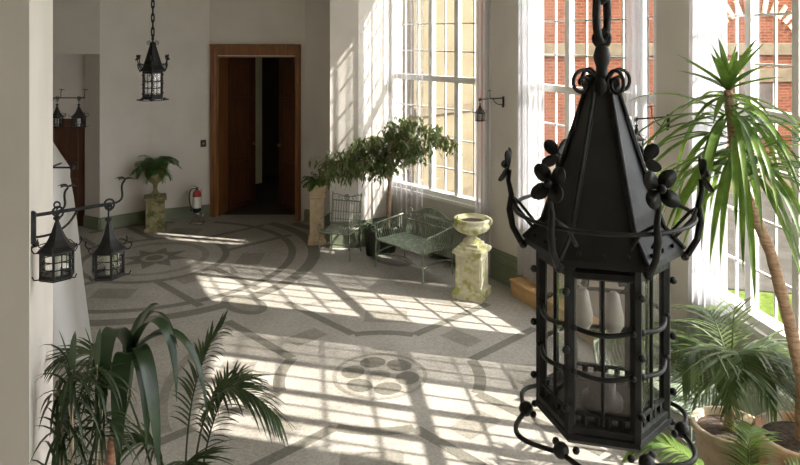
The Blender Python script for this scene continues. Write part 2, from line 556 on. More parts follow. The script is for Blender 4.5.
# ------------------------------------------------------------------ window wall
W1 = frame((-.16, 9.90), (1.05, 8.53))
W2 = frame((1.40, 7.93), (2.27, 6.20))
W3 = frame((2.47, 5.80), (2.73, 3.90))
W4 = frame((2.745, 3.30), (2.755, 1.40))
W5 = frame((2.757, .80), (2.762, -1.10))
ZB, ZT, ZR, CEIL = .77, 4.14, 2.32, 4.9
def xy(v): return (v.x, v.y)
WT = .26
wr = MB()
wr.prism([(-.957, 9.57), (-.57, 9.60), (-.16, 9.90), xy(W1(0, WT, 0)), (-.35, 10.75), (-.95, 11.0)], 0, CEIL)
wr.prism([xy(W1(W1.L, 0, 0)), xy(W2(0, 0, 0)), xy(W2(0, WT, 0)), xy(W1(W1.L, WT, 0))], 0, CEIL)
wr.prism([xy(W2(W2.L, 0, 0)), xy(W3(0, 0, 0)), xy(W3(0, WT, 0)), xy(W2(W2.L, WT, 0))], 0, CEIL)
for A_, B_ in ((W3(W3.L, 0, 0), W4(0, 0, 0)), (W4(W4.L, 0, 0), W5(0, 0, 0)), (W5(W5.L, 0, 0), Vector((2.764, -2.2, 0)))):
    wr.prism([xy(A_), xy(B_), (B_.x + WT, B_.y), (A_.x + WT, A_.y)], 0, CEIL)
for W in (W1, W2, W3, W4, W5):
    wr.box(0, W.L, .0, WT, ZT, CEIL, fr=W)
    wr.box(0, W.L, .03, WT, 0, ZB, fr=W)
struct(wr, 'wall_right', M['wall'])

def window(n, W, thick):
    m = MB()
    d0, d1 = .06, .10
    for t0, t1 in ((0, .06), (W.L - .06, W.L)):
        m.box(t0, t1, d0 - .03, d1 + .03, ZB, ZT, fr=W)
    m.box(0, W.L, d0 - .04, d1 + .03, ZT - .06, ZT, fr=W)
    m.box(0, W.L, d0 - .04, d1 + .03, ZB, ZB + .07, fr=W)
    m.box(0, W.L, d0 - .02, d1, ZR - .035, ZR + .04, fr=W)
    for t in thick:
        m.box(t - .035, t + .035, d0 - .015, d1 + .01, ZB, ZT, fr=W)
    edges = [0] + list(thick) + [W.L]
    for a, b in zip(edges[:-1], edges[1:]):
        k = max(1, round((b - a) / .235))
        for i in range(1, k):
            t = a + (b - a) * i / k
            m.box(t - .010, t + .010, d0 + .018, d1 - .006, ZB, ZT, fr=W)
    for i in range(1, 4):
        z = ZB + (ZR - ZB) * i / 4; m.box(0, W.L, d0 + .018, d1 - .006, z - .009, z + .009, fr=W)
        pass
    for i in range(1, 5):
        z = ZR + (ZT - ZR) * i / 5; m.box(0, W.L, d0 + .018, d1 - .006, z - .009, z + .009, fr=W)
    o = struct(m, 'window_%d' % n, M['white'])
    g = MB(); g.box(.05, W.L - .05, .086, .089, ZB + .05, ZT - .05, fr=W)
    g.build('window_glass', M['glass'], o)
    s = MB(); s.box(.0, W.L, -.015, .05, ZB - .035, ZB + .008, fr=W); s.build('window_sill', M['white'], o)
window(1, W1, (.80, 1.28))
window(2, W2, (.69, 1.70))
window(3, W3, (.59, 1.10, 1.5))
window(4, W4, (.71, 1.2))  # out of view, added to let in more daylight from the right
window(5, W5, (.71, 1.2))  # also unseen, added for the same extra side light

# ------------------------------------------------------------------ end wall, door, alcove
PA, PB, PC, PD, PE = (-4.46, 10.40), (-3.90, 10.86), (-3.05, 11.22), (-1.48, 10.93), (-.90, 10.55)
we = MB()
def seg(P, Q, z0, z1, th=.32, ext=0.0):
    f = frame(P, Q); we.box(-ext, f.L + ext, 0, th, z0, z1, fr=f); return f
# the end wall runs left to right when seen from inside; outwards is +d
fAB = seg(PA, PB, 0, CEIL); fBC = seg(PB, PC, 0, CEIL)
fD = frame(PC, PD)
DL = fD.L
a0, a1 = .014 * DL, .957 * DL         # outer edges of the architrave
o0, o1 = .085 * DL, .905 * DL         # the opening
DZ, AZ = 2.56, 2.755
we.box(0, o0, 0, .32, 0, CEIL, fr=fD); we.box(o1, DL, 0, .32, 0, CEIL, fr=fD); we.box(o0, o1, 0, .32, DZ, CEIL, fr=fD)
fDE = seg(PD, PE, 0, CEIL)
# alcove on the left: lintel above, splayed jamb, back wall
we.prism([(-5.9, 10.30), PA, (-4.46, 10.74), (-5.9, 10.74)], 2.62, CEIL)
we.prism([PA, (-4.43, 10.75), (-4.76, 10.75), (-4.76, 10.57)], 0, 2.62)
we.box(-5.9, -4.4, 10.66, 11.0, 0, CEIL)
struct(we, 'wall_back', M['wall'])

fw = MB(); fw.box(-6.15, 3.1, -2.5, -2.2, 0, CEIL); struct(fw, 'wall_front', M['wall'])
lw = MB(); lw.box(-6.15, -5.85, -2.2, 11.0, 0, CEIL); struct(lw, 'wall_left', M['wall'])
ce = MB(); ce.prism([(-6.0, -2.2), (2.85, -2.2), (2.85, 3.9), (2.57, 5.85), (2.37, 6.25), (1.5, 7.98), (1.12, 8.6), (-.08, 9.95), (-.5, 10.8), (-1.4, 11.1), (-3.0, 11.4), (-6.0, 11.0)], CEIL, CEIL + .1); struct(ce, 'ceiling', M['ceil'])

bb = MB()
for f, t0, t1 in ((fAB, 0, fAB.L), (fBC, 0, fBC.L), (fDE, 0.0, fDE.L)):
    bb.box(t0, t1, -.028, .01, 0, .155, fr=f); bb.box(t0, t1, -.018, .01, .155, .185, fr=f)
fj = frame((-4.76, 10.57), PA)
bb.box(0, fj.L, -.026, .01, 0, .155, fr=fj); bb.box(0, fj.L, -.017, .01, .155, .185, fr=fj)
struct(bb, 'baseboard_back', M['green_paint'])
br = MB()
def plinth(P, Q, e0=0, e1=0):
    f = frame(P, Q)
    br.box(-e0, f.L + e1, -.055, .01, 0, .21, fr=f); br.box(-e0, f.L + e1, -.040, .01, .21, .28, fr=f)
    br.box(-e0, f.L + e1, -.050, .01, .28, .31, fr=f); br.box(-e0, f.L + e1, -.022, .01, .31, .35, fr=f)
plinth((-.957, 9.57), (-.57, 9.60)); plinth((-.57, 9.60), (-.16, 9.90))
plinth(W1(W1.L, 0, 0), W2(0, 0, 0), .0, .05)
plinth(W2(W2.L, 0, 0), W3(0, 0, 0)); plinth(W3(W3.L, 0, 0), W4(0, 0, 0))
br.box(0, W1.L, .0, .04, 0, .2, fr=W1)
struct(br, 'baseboard_right', M['green_paint'])

# main door: architrave + reveal + two leaves opened inwards
dm = MB()
for t0, t1 in ((a0, o0), (o1, a1)):
    dm.box(t0, t1, -.05, .02, 0, AZ, fr=fD, ch=.012)
    dm.box(t0 + .015, t1 - .015, -.065, -.04, 0, AZ, fr=fD, ch=.008)
dm.box(a0, a1, -.055, .02, DZ + .02, AZ, fr=fD, ch=.012)
dm.box(a0 - .005, a1 + .005, -.07, .02, AZ - .03, AZ, fr=fD, ch=.008)
dm.box(o0 - .002, o0 + .02, 0, .36, 0, DZ, fr=fD); dm.box(o1 - .02, o1 + .002, 0, .36, 0, DZ, fr=fD)
dm.box(o0, o1, 0, .36, DZ - .02, DZ + .002, fr=fD)
door = struct(dm, 'door_1', M['door_edge'])
def leaf(hinge, end, name, knob_side):
    f = frame(hinge, end); L = f.L
    m = MB()
    m.box(0, L, -.012, .012, .02, DZ - .03, fr=f)
    rows = ((.10, .62), (.80, 1.72), (1.86, 2.44))
    for s in (-1, 1):
        da, db = (.012, .026) if s > 0 else (-.026, -.012)
        for t0, t1 in ((0, .09), (L - .09, L)):
            m.box(t0, t1, da, db, .02, DZ - .03, fr=f)
        for z0, z1 in ((.02, .12), (.62, .80), (1.72, 1.86), (2.44, DZ - .03)):
            m.box(.09, L - .09, da, db, z0, z1, fr=f)
    o = m.build(name, M['door'], door)
    p = MB()
    for z0, z1 in rows:
        for s in (-1, 1):
            d = (.016 if s > 0 else -.016)
            p.box(.14, L - .14, min(d, d + .006 * s), max(d, d + .006 * s), z0 + .06, z1 - .05, fr=f, ch=.003)
    p.build('door_panel', M['door_panel'], o)
    h = MB()
    for s in (-1, 1):
        h.ball(f(L - .05, .05 * s, 1.05), .028, 10); h.tube([f(L - .05, .0, 1.05), f(L - .05, .05 * s, 1.05)], .01, 6)
    h.build('door_knob', M['brass'], o)
leaf(fD(o0 + .03, .34, 0), (-2.50, 12.02), 'door_leaf', 1)
leaf(fD(o1 - .03, .34, 0), (-2.02, 11.80), 'door_leaf', 1)
# the dark room behind the door
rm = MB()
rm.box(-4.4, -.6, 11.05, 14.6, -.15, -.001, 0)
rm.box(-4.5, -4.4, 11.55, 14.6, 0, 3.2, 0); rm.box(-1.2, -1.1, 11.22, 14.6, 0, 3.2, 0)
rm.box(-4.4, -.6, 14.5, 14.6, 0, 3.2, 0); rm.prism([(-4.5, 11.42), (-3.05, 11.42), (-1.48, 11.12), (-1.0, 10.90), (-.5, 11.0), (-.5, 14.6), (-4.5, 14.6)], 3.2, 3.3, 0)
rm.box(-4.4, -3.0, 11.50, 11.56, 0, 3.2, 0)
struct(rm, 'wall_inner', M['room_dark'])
d2 = MB()
f2 = frame((-3.15, 13.3), (-2.72, 13.75))
d2.box(0, f2.L, -.02, .02, 0, 2.5, fr=f2)
for z0, z1 in ((.1, .9), (1.05, 1.7), (1.85, 2.4)):
    d2.box(.08, f2.L - .08, -.03, -.02, z0, z1, fr=f2, ch=.004)
struct(d2, 'door_2', M['olive'])
d3 = MB()
d3.box(-5.6, -4.79, 10.62, 10.665, 0, 1.63)
for z0, z1 in ((.1, .72), (.86, 1.52)):
    for x0, x1 in ((-5.5, -5.24), (-5.14, -4.88)):
        d3.box(x0, x1, 10.608, 10.625, z0, z1, ch=.006)
struct(d3, 'door_3', M['door'])

# left pillars
pl = MB()
pl.prism([(-1.165, 2.20), (-1.686, 3.40), (-2.6, 3.40), (-2.6, 2.20)], 0, CEIL)
struct(pl, 'pillar_front', M['wall'])
pl = MB(); pl.box(-4.4, -3.66, 6.35, 7.0, 0, CEIL); struct(pl, 'pillar_middle', M['wall'])
pl = MB(); pl.box(-5.4, -4.62, 8.75, 9.3, 0, CEIL); struct(pl, 'pillar_far', M['wall'])

# ------------------------------------------------------------------ outside
g = MB(); g.box(3.6, 30, -12, 26, -.75, -.6); o = g.build('ground', M['grass']); o['kind'] = 'structure'
g = MB(); g.prism([(-3, 12.4), (3.2, 9.9), (5.5, 9.4), (30, 9.4), (30, 30), (-3, 30)], -.76, -.58); o = g.build('ground_yard', M['paving']); o['kind'] = 'structure'
cw = thing('building', 'cream rendered wing of the house seen through the farthest window', 'building', (.25, 12.7, -.6), math.atan2(1.5, 1.35))
c = MB(); c.box(0, 2.0, 0, 2.0, 0, 9); c.build('wall', M['cream'], cw)
c = MB(); c.box(0, 2.02, -.06, 0, 2.0, 2.16, ch=.01); c.build('string_course', M['sandstone'], cw)
c = MB(); c.box(0, 2.02, -.05, 0, .0, .5, ch=.01); c.build('wall_base', M['sandstone'], cw)
bk = thing('building', 'red brick building with stone bands and tall windows beyond the garden', 'building', (1.62, 14.35, -.6), math.radians(11))
c = MB(); c.box(0, 16, 0, 3, 0, 10); c.build('wall', M['brick'], bk)
for b_ in ((0, 16, 3.05, 3.32), (4.6, 16, 2.45, 2.75), (0, 16, 0, .8)):
    c = MB(); c.box(b_[0], b_[1], -.06, 0.02, b_[2], b_[3], ch=.01); c.build('stone_band', M['sandstone'], bk)
for x in (2.55, 5.9, 8.6, 11.0):
    w = MB(); w.box(x, x + .95, -.03, .02, 1.15, 2.42, ch=.01); fo2 = w.build('window', M['dark_window'], bk)
    w = MB()
    for xa in (x - .03, x + .45, x + .92): w.box(xa, xa + .06, -.05, -.03, 1.1, 2.42)
    w.box(x - .03, x + .98, -.05, -.03, 1.70, 1.76)
    w.build('window_frame', M['white'], fo2)
for x in (6.4, 9.4):
    ar = MB()
    for i in range(13):
        a = PI * (.12 + .76 * i / 12)
        fa = lambda t, d, z, x=x, a=a: Vector((x + (1.0 + z) * math.cos(a) - t * math.sin(a), d, 3.25 + (.75 + z) * math.sin(a) + t * math.cos(a)))
        ar.box(-.045, .045, -.05, .02, 0, .34, fr=fa)
    ar.build('brick_arch', M['terracotta'], bk)

# ------------------------------------------------------------------ curtains
def curtain(W, t0, t1, z0, z1, folds, label, amp=.035, d=-.065, seed=0, flare=0.0, group=None, mat=None):
    rnd = random.Random(seed)
    nz, nt_ = 16, folds * 8
    ph = [rnd.uniform(0, 6.28) for _ in range(4)]
    vs = []; fs = []
    for i in range(nz + 1):
        z = z0 + (z1 - z0) * i / nz; k = 1 - i / nz
        for j in range(nt_ + 1):
            s = j / nt_
            t = t0 + (t1 - t0) * s
            dd = d + amp * (.55 + .45 * k) * math.sin(2 * PI * folds * s + .8 * math.sin(3 * s + ph[0]) + .5 * k * math.sin(5 * s + ph[1])) + .012 * math.sin(2 * PI * folds * 2.3 * s + ph[2])
            dd = min(dd, -.01)
            vs.append(W(t, dd, z))
    for i in range(nz):
        for j in range(nt_):
            a = i * (nt_ + 1) + j
            fs.append([a, a + 1, a + nt_ + 2, a + nt_ + 1])
    o = MB().add(vs, fs, 0, True).build('sheer_curtain', mat or M['sheer'])
    tag(o, label, 'curtain', group)
    return o
GC = 'sheer curtains at the tall windows'
curtain(W1, .02, .80, .03, 4.18, 8, 'wide sheer white curtain on the far window, behind the small tree', seed=1, group=GC, mat=M['sheer_thin'])
curtain(W1, 1.74, 1.99, .03, 4.18, 3, 'narrow sheer white curtain between the far window and the small wall lantern', seed=2, group=GC, d=-.10)
curtain(W2, -.02, .46, .21, 4.18, 6, 'sheer white curtain left of the middle window, above the tan step', seed=3, group=GC)
curtain(W2, 1.62, 1.93, .21, 4.18, 4, 'sheer white curtain right of the middle window, behind the big lantern roof', seed=4, group=GC)
curtain(W3, .02, .50, .03, 4.18, 6, 'sheer white curtain on the near window, behind the tall yucca', seed=5, group=GC)

# left drape held back
edge = [(4.3, -3.30), (2.25, -3.14), (2.0, -3.06), (1.86, -2.97), (1.74, -2.885), (1.66, -2.885), (1.5, -2.85), (1.28, -2.815), (.9, -2.77), (.5, -2.72), (.03, -2.66)]
vs = []; fs = []; nj = 40
zz = []
for i in range(len(edge) - 1):
    for k in range(4):
        t = k / 4
        zz.append((edge[i][0] * (1 - t) + edge[i + 1][0] * t, edge[i][1] * (1 - t) + edge[i + 1][1] * t))
zz.append(edge[-1])
for i, (z, xe) in enumerate(zz):
    for j in range(nj + 1):
        s = j / nj
        x = -3.72 + (xe + 3.72) * s
        vs.append((x, 6.18 + .055 * math.sin(s * 16 + .4 * math.sin(z * 2)) * (1 if z < 1.6 else .6) - .05 * s, z))
for i in range(len(zz) - 1):
    for j in range(nj):
        a = i * (nj + 1) + j
        fs.append([a, a + nj + 1, a + nj + 2, a + 1])
o = MB().add(vs, fs, 0, True).build('drape_curtain', M['drape'])
tag(o, 'long white drape pulled aside at the left, behind the double lantern bracket', 'curtain')
hb = thing('curtain_holdback', 'thin iron holdback rod pinned across the white drape at left', 'curtain hook', (-2.965, 5.97, 1.77))
h = MB(); h.tube([(-.02, .3, 0), (-.02, 0, 0), (.17, 0, 0)], .008, 6); h.tube([(-.02, 0, -.06), (-.02, 0, .06)], .008, 6); h.build('rod', M['iron'], hb)
h = MB(); h.ball((.17, 0, 0), .024, 8)
h.tube(spiral((.175, 0, .02), .035, .008, 0, 4.5, 10), .008, 6); h.build('finial', M['iron'], hb)

# ------------------------------------------------------------------ lanterns
ROT = math.radians(-15)
def hx(R, k, z, off=0.0):
    a = ROT + k * PI / 3 + off
    return Vector((R * math.cos(a), R * math.sin(a), z))

def hexlathe(m, prof, mi=0, smooth=False):
    m.lathe(prof, 6, (0, 0, 0), mi, smooth, rot=ROT)

def chain_mb(z0, z1, link, r):
    m = MB()
    n = max(1, round((z1 - z0) / (link * .74)))
    st = (z1 - z0) / n
    for i in range(n):
        c = Vector((0, 0, z0 + st * (i + .5)))
        a = i * PI / 2 + .5
        ax = Vector((math.cos(a), math.sin(a), 0)); hl = st / .74 / 2; w = hl * .27
        pts = []
        for k in range(16):
            th = 2 * PI * k / 16
            pts.append(c + ax * (w * math.cos(th)) + Vector((0, 0, hl * (abs(math.sin(th)) ** .8) * (1 if math.sin(th) >= 0 else -1))))
        m.tube(pts, r, 6, closed=True)
    return m

def big_lantern(loc, label, chain_top):
    T = thing('hanging_lantern', label, 'lantern', loc, 0, 'large hanging lanterns')
    # heights below are measured from the underside of the base plate (z = 2.04 in the room)
    B = 2.04
    z = lambda v: v - B
    r = MB()
    hexlathe(r, [(.033, z(2.775)), (.040, z(2.755)), (.088, z(2.60)), (.126, z(2.485)), (.142, z(2.468)), (.168, z(2.440)), (.170, z(2.428)), (.150, z(2.424)), (.10, z(2.424))])
    for k in range(6):
        a, b = hx(.160, k, z(2.449)), hx(.160, k + 1, z(2.449))
        for t in (.2, .5, .8):
            r.ball(a.lerp(b, t) + Vector((0, 0, .004)), .005, 6)
        for t in (.3, .55, .8):
            p = hx(.043 + .083 * t, k, z(2.74 - .25 * t)); r.ball(p * 1.0 + Vector((0, 0, .006)), .005, 6)
    roof = r.build('roof', M['iron_roof'], T)
    s = MB()
    for k in range(6):
        p = [hx(R, k, z(zz)) for R, zz in ((.036, 2.775), (.091, 2.60), (.129, 2.486), (.171, 2.441))]
        s.tube(p, .0055, 6)
        for off in (-.07, .07):
            p2 = [hx(R, k, z(zz), off * .126 / R * .6) for R, zz in ((.05, 2.72), (.089, 2.605), (.128, 2.49))]
            s.tube(p2, .0022, 5)
    s.build('roof_seam', M['iron'], roof)
    # frame of the body
    f = MB()
    Rb = .131
    for k in range(6):
        f.tube([hx(Rb, k, z(2.075)), hx(Rb, k, z(2.425))], .0125, 6, smooth=False)
        for zz, rr in ((2.405, .012), (2.085, .012), (2.115, .005)):
            f.tube([hx(Rb, k, z(zz)), hx(Rb, k + 1, z(zz))], rr, 6, smooth=False)
        for zz in (2.13, 2.25, 2.37):
            f.ball(hx(Rb + .017, k, z(zz)), .0085, 8)
            f.tube([hx(Rb, k, z(zz)), hx(Rb + .012, k, z(zz))], .004, 5)
        # row of little square holes under each pane
        a, b = hx(Rb, k, z(2.10)), hx(Rb, k + 1, z(2.10))
        for t in (.22, .42, .58, .78):
            q = a.lerp(b, t); f.tube([q + Vector((0, 0, -.014)), q + Vector((0, 0, .016))], .007, 4, smooth=False)
    f.build('body_frame', M['iron'], T)
    for k in range(6):
        a, b = hx(Rb - .004, k, 0), hx(Rb - .004, k + 1, 0)
        a2, b2 = a.lerp(b, .07), a.lerp(b, .93)
        nrm = (a + b).normalized()
        g_ = MB()
        vs = []
        for q in (a2, b2):
            for zz in (z(2.09), z(2.405)):
                for d in (0, .003): vs.append((q.x - nrm.x * d, q.y - nrm.y * d, zz))
        g_.add(vs, [[0, 4, 6, 2], [1, 3, 7, 5], [0, 1, 5, 4], [2, 6, 7, 3], [0, 2, 3, 1], [4, 5, 7, 6]])
        pane = g_.build('glass_pane', M['lglass'], T)
        w = MB()
        mid = (a + b) / 2
        w.tube([mid + nrm * .004 + Vector((0, 0, z(2.09))), mid + nrm * .004 + Vector((0, 0, z(2.405)))], .0042, 6)
        for zz in (2.205, 2.295):
            pts = []
            for i in range(11):
                t = i / 10; q = a.lerp(b, t)
                pts.append(q + nrm * (.004 + .020 * math.sin(PI * t)) + Vector((0, 0, z(zz) - .006 * math.sin(PI * t))))
            w.tube(pts, .0055, 6)
            w.ball(a.lerp(b, .04) + nrm * .012 + Vector((0, 0, z(zz))), .008, 8); w.ball(a.lerp(b, .96) + nrm * .012 + Vector((0, 0, z(zz))), .008, 8)
        w.build('pane_bar', M['iron'], pane)
    # base plate, ball feet and outer scrolls
    b_ = MB()
    hexlathe(b_, [(.02, z(2.055)), (.138, z(2.055)), (.146, z(2.064)), (.144, z(2.074)), (.132, z(2.080)), (.02, z(2.080))])
    b_.build('base_plate', M['iron'], T)
    b_ = MB()
    for k in range(6):
        b_.ball(hx(.166, k, z(2.05)), .0165, 12)
        b_.ball(hx(.150, k, z(2.052), .16), .008, 8); b_.ball(hx(.150, k, z(2.052), -.16), .008, 8)
        a, c_ = hx(.166, k, z(2.045)), hx(.166, k + 1, z(2.045)); n_ = ((a + c_) / 2).normalized(); n_.z = 0
        pts = []
        for i in range(13):
            t = i / 12
            pts.append(a.lerp(c_, t) + n_ * (.058 * math.sin(PI * t)))
        b_.tube(pts, .0055, 6)
    b_.build('base_scroll', M['iron'], T)
    # crown: ring, brackets with four-petal flowers
    cr = MB()
    cr.tube([Vector((.192 * math.cos(2 * PI * i / 48), .192 * math.sin(2 * PI * i / 48), z(2.512))) for i in range(48)], .0046, 8, closed=True)
    cr.build('crown_ring', M['iron'], T)
    for k in range(6):
        off = 0.0
        br_ = MB()
        br_.tube([hx(.162, k, z(2.425), off), hx(.178, k, z(2.430), off), hx(.196, k, z(2.462), off), hx(.203, k, z(2.50), off), hx(.199, k, z(2.535), off), hx(.206, k, z(2.568), off), hx(.203, k, z(2.592), off)],
                 [.0065, .0075, .007, .008, .0065, .0055, .005], 8)
        br_.ball(hx(.172, k, z(2.424), off), .010, 8)
        for s_ in (-1, 1):
            br_.tube([hx(.196, k, z(2.53), off), hx(.185, k, z(2.512), off + s_ * .14), hx(.150, k, z(2.470), off + s_ * .17)], .0040, 6)
        bo = br_.build('crown_bracket', M['iron'], T)
        fl_ = MB()
        c0 = hx(.206, k, z(2.602), off); rad = hx(1, k, 0, off); rad.z = .25; rad.normalize()
        tx = Vector((-rad.y, rad.x, 0)).normalized(); ty = rad.cross(tx)
        for q in range(4):
            an = q * PI / 2 + PI / 4
            e = tx * math.cos(an) + ty * math.sin(an); sd = -tx * math.sin(an) + ty * math.cos(an)
            rings_ = []
            vs = [c0]
            for i in range(14):
                th = 2 * PI * i / 14
                u_ = .026 + .0195 * math.cos(th); v_ = .0165 * math.sin(th)
                vs.append(c0 + e * u_ + sd * v_ + rad * (.012 * (u_ / .045) ** 2))
            vs2 = [p - rad * .004 for p in vs]
            fs = [[0, i + 1, (i + 1) % 14 + 1] for i in range(14)]
            n0 = len(vs)
            fs += [[n0, n0 + (i + 1) % 14 + 1, n0 + i + 1] for i in range(14)]
            fs += [[i + 1, n0 + i + 1, n0 + (i + 1) % 14 + 1, (i + 1) % 14 + 1] for i in range(14)]
            fl_.add(vs + vs2, fs, 0, True)
        fl_.ball(c0 + rad * .008, .0095, 10)
        fl_.build('flower', M['iron'], bo)
    # finial: collar, ball and four double scrolls
    fn = MB()
    fn.lathe([(.034, z(2.77)), (.030, z(2.785)), (.020, z(2.795)), (.013, z(2.815)), (.013, z(2.83)), (.018, z(2.845)), (.019, z(2.855)), (.014, z(2.872)), (.006, z(2.88))], 14)
    for q in range(4):
        a = q * PI / 2 + .35
        ax = Vector((math.cos(a), math.sin(a), 0))
        fn.tube([Vector((ax.x * .015, ax.y * .015, z(2.765))) ] + spiral(Vector((ax.x * .050, ax.y * .050, z(2.795))), .034, .006, PI * 1.15, -PI * 2.2, 26, ax), [.0042] * 28, 6)
        a2 = a + PI / 4
        ax2 = Vector((math.cos(a2), math.sin(a2), 0))
        fn.ball(Vector((ax2.x * .026, ax2.y * .026, z(2.787))), .016, 10, sz=1.3)
    fn.build('finial', M['iron'], T)
    ci = MB()
    ci.tube(arc((0, 0, z(2.892)), .016, 0, 2 * PI, 16)[:-1], .007, 8, closed=True)
    cm = chain_mb(z(2.90), z(chain_top), .125, .0095)
    ci.v += []
    o = len(ci.v)
    ci.add(cm.v, cm.f, 0, True)
    ci.build('chain', M['iron'], T)
    # lamp holders and bulbs
    lh = MB()
    lh.tube([(0, 0, z(2.425)), (0, 0, z(2.37))], .012, 8)
    for s_ in (-1, 1):
        lh.tube([(0, 0, z(2.39)), (.035 * s_, -.01, z(2.375)), (.042 * s_, -.012, z(2.350))], .009, 8)
    lh.build('lamp_holder', M['iron_rust'], T)
    lh = MB()
    lh.lathe([(.045, z(2.080)), (.045, z(2.10)), (.03, z(2.105)), (.03, z(2.14)), (.0001, z(2.14))], 16)
    lh.build('candle_stand', M['iron_rust'], T)
    for s_ in (-1, 1):
        bl = MB(); bl.lathe([(.008, z(2.352)), (.013, z(2.345)), (.017, z(2.325)), (.023, z(2.30)), (.022, z(2.28)), (.013, z(2.262)), (.0001, z(2.257))], 14, (.040 * s_ - .012, -.012 + .02 * s_, -.012 * (s_ + 1)))
        bl.build('bulb', M['bulb'], T)
    return T

big_lantern((.447, 1.55, 2.04), 'big black hexagonal iron lantern hanging close by in the foreground', CEIL)
big_lantern((-3.27, 9.26, 2.04), 'distant black iron lantern hanging from a chain left of the doorway', CEIL)

def wall_lantern_proto(loc, label, group):
    T = thing('bracket_lantern', label, 'lantern', loc, 0, group)
    T.scale = (.72,) * 3
    # origin is the top of the hanging hook; total drop .33
    r = MB()
    hexlathe(r, [(.008, -.085), (.014, -.10), (.024, -.13), (.040, -.165), (.062, -.195), (.088, -.212), (.089, -.218), (.06, -.218)])
    r.lathe([(.006, -.062), (.016, -.066), (.016, -.076), (.009, -.082), (.009, -.09)], 10)
    r.build('roof', M['iron_roof'], T)
    h = MB(); h.tube(arc((0, 0, -.012), .014, 0, PI * 2, 14)[:-1], .0042, 6, closed=True); h.tube([(0, 0, -.022), (0, 0, -.066)], .004, 6)
    h.build('hook', M['iron'], T)
    f = MB()
    for k in range(6):
        f.tube([hx(.071, k, -.335), hx(.071, k, -.214)], .0062, 6, smooth=False)
        for zz, rr in ((-.332, .008), (-.222, .007)):
            f.tube([hx(.071, k, zz), hx(.071, k + 1, zz)], rr, 6, smooth=False)
    hexlathe(f, [(.01, -.345), (.076, -.345), (.079, -.338), (.01, -.334)])
    w = MB()
    for k in range(6):
        a, b = hx(.071, k, 0), hx(.071, k + 1, 0)
        for zz in (-.26, -.295):
            w.tube([a + Vector((0, 0, zz)), b + Vector((0, 0, zz))], .0028, 5)
        if k % 2: w.tube([(a + b) / 2 + Vector((0, 0, -.33)), (a + b) / 2 + Vector((0, 0, -.22))], .0028, 5)
    w.build('pane_bar', M['iron'], T)
    g_ = MB(); g_.lathe([(.066, -.328), (.066, -.222)], 6, (0, 0, 0), 0, False, rot=ROT, cap=False); g_.build('glass', M['lglass'], T)
    for k in range(6):
        c = MB()
        c.tube([hx(.080, k, -.216), hx(.098, k, -.214), hx(.110, k, -.196), hx(.106, k, -.178)], .0032, 5)
        if k % 2 == 0:
            c.tube([hx(.106, k, -.186), hx(.060, k + .3, -.172), hx(.050, k + .5, -.175)], .0026, 5)
            f.tube([hx(.072, k, -.338), hx(.098, k, -.335), hx(.106, k, -.318)], .0032, 5)
        c.build('crown_hook', M['iron'], T)
    f.build('body_frame', M['iron'], T)
    b_ = MB(); b_.lathe([(.014, -.335), (.014, -.30), (.022, -.285), (.020, -.255), (.006, -.235)], 12); b_.build('bulb', M['bulb'], T)
    return T

def bracket(plate, ang, length, label, group, ends=(1.0,), leafs=(.5,), drop=.0, name='wall_bracket', scale=1.0):
    """iron arm leaving the wall at plate, heading along ang"""
    T = thing(name, label, 'bracket', plate, ang, group)
    m = MB(); m.box(-.008, .010, -.014 * scale, .014 * scale, -.075 * scale, .055 * scale, ch=.004); m.ball((0.01, 0, -.078 * scale), .014 * scale, 8); m.build('wall_plate', M['iron'], T)
    m = MB()
    m.tube([(0, 0, .03), (length, 0, .03)], .0075 * scale, 8)
    m.tube(bez((0, 0, -.05 * scale), (.08 * scale, 0, -.06 * scale), (.14 * scale, 0, -.03), (.17 * scale, 0, .03), 10), .005 * scale, 6)
    m.build('arm', M['iron'], T)
    for e in ends:
        x = length * e
        c = MB()
        c.tube(spiral((x, 0, .03), .028 * scale, .008, -PI * .5, PI * 1.9, 18), .0045 * scale, 6)
        c.tube([(x, 0, .035), (x, 0, .01)], .004, 6)
        c.build('end_scroll', M['iron'], T)
    for e in leafs:
        x = length * e
        c = MB()
        c.tube(bez((x, 0, .03), (x + .09 * scale, 0, .03), (x + .02 * scale, 0, .10 * scale), (x + .06 * scale, 0, .13 * scale), 10) , .0048 * scale, 6)
        p = Vector((x + .06 * scale, 0, .13 * scale))
        for q in range(3):
            c.blade(p, Vector((math.cos(q * 2.1), .4 * math.sin(q * 2.1), .5)), .045 * scale, .028 * scale, .9, n=4, shape='oval')
        c.build('leaf_scroll', M['iron'], T)
    return T

# left foreground pair on one long arm
aang = math.atan2(.19, .223)
P0 = Vector((-1.188, 2.262, 2.286))
bracket(P0, aang, .246, 'long black iron lantern arm on the white pillar at far left', 'iron lantern brackets', ends=(.30, .97), leafs=(.24, 1.0), name='lantern_bracket', scale=.81)
ud = Vector((math.cos(aang), math.sin(aang), 0))
pa = P0 + ud * .246 * .30 + Vector((0, 0, .062))
pb = P0 + ud * .246 * .97 + Vector((0, 0, .030))
GL = 'small iron wall lanterns'
LP = wall_lantern_proto((pa.x, pa.y, pa.z), 'black iron lantern nearest the white pillar, left of the foreground pair', GL)
copy_tree(LP, (pb.x, pb.y, pb.z), .3, 'black iron lantern at the arm tip, right of the foreground pair')
# far left pair
P1 = Vector((-4.62, 9.02, 2.06))
bracket(P1, .0, .56, 'distant black iron lantern arm above the brown alcove door', 'iron lantern brackets', ends=(.36, .86), leafs=(.36, .90), name='lantern_bracket', scale=1.0)
copy_tree(LP, (P1.x + .56 * .36, 9.02, P1.z + .02), .2, 'distant small lantern before the alcove door, left of its pair', None, 1.08)
copy_tree(LP, (P1.x + .56 * .86, 9.02, P1.z + .02), .6, 'distant small lantern before the alcove door, right of its pair', None, 1.08)
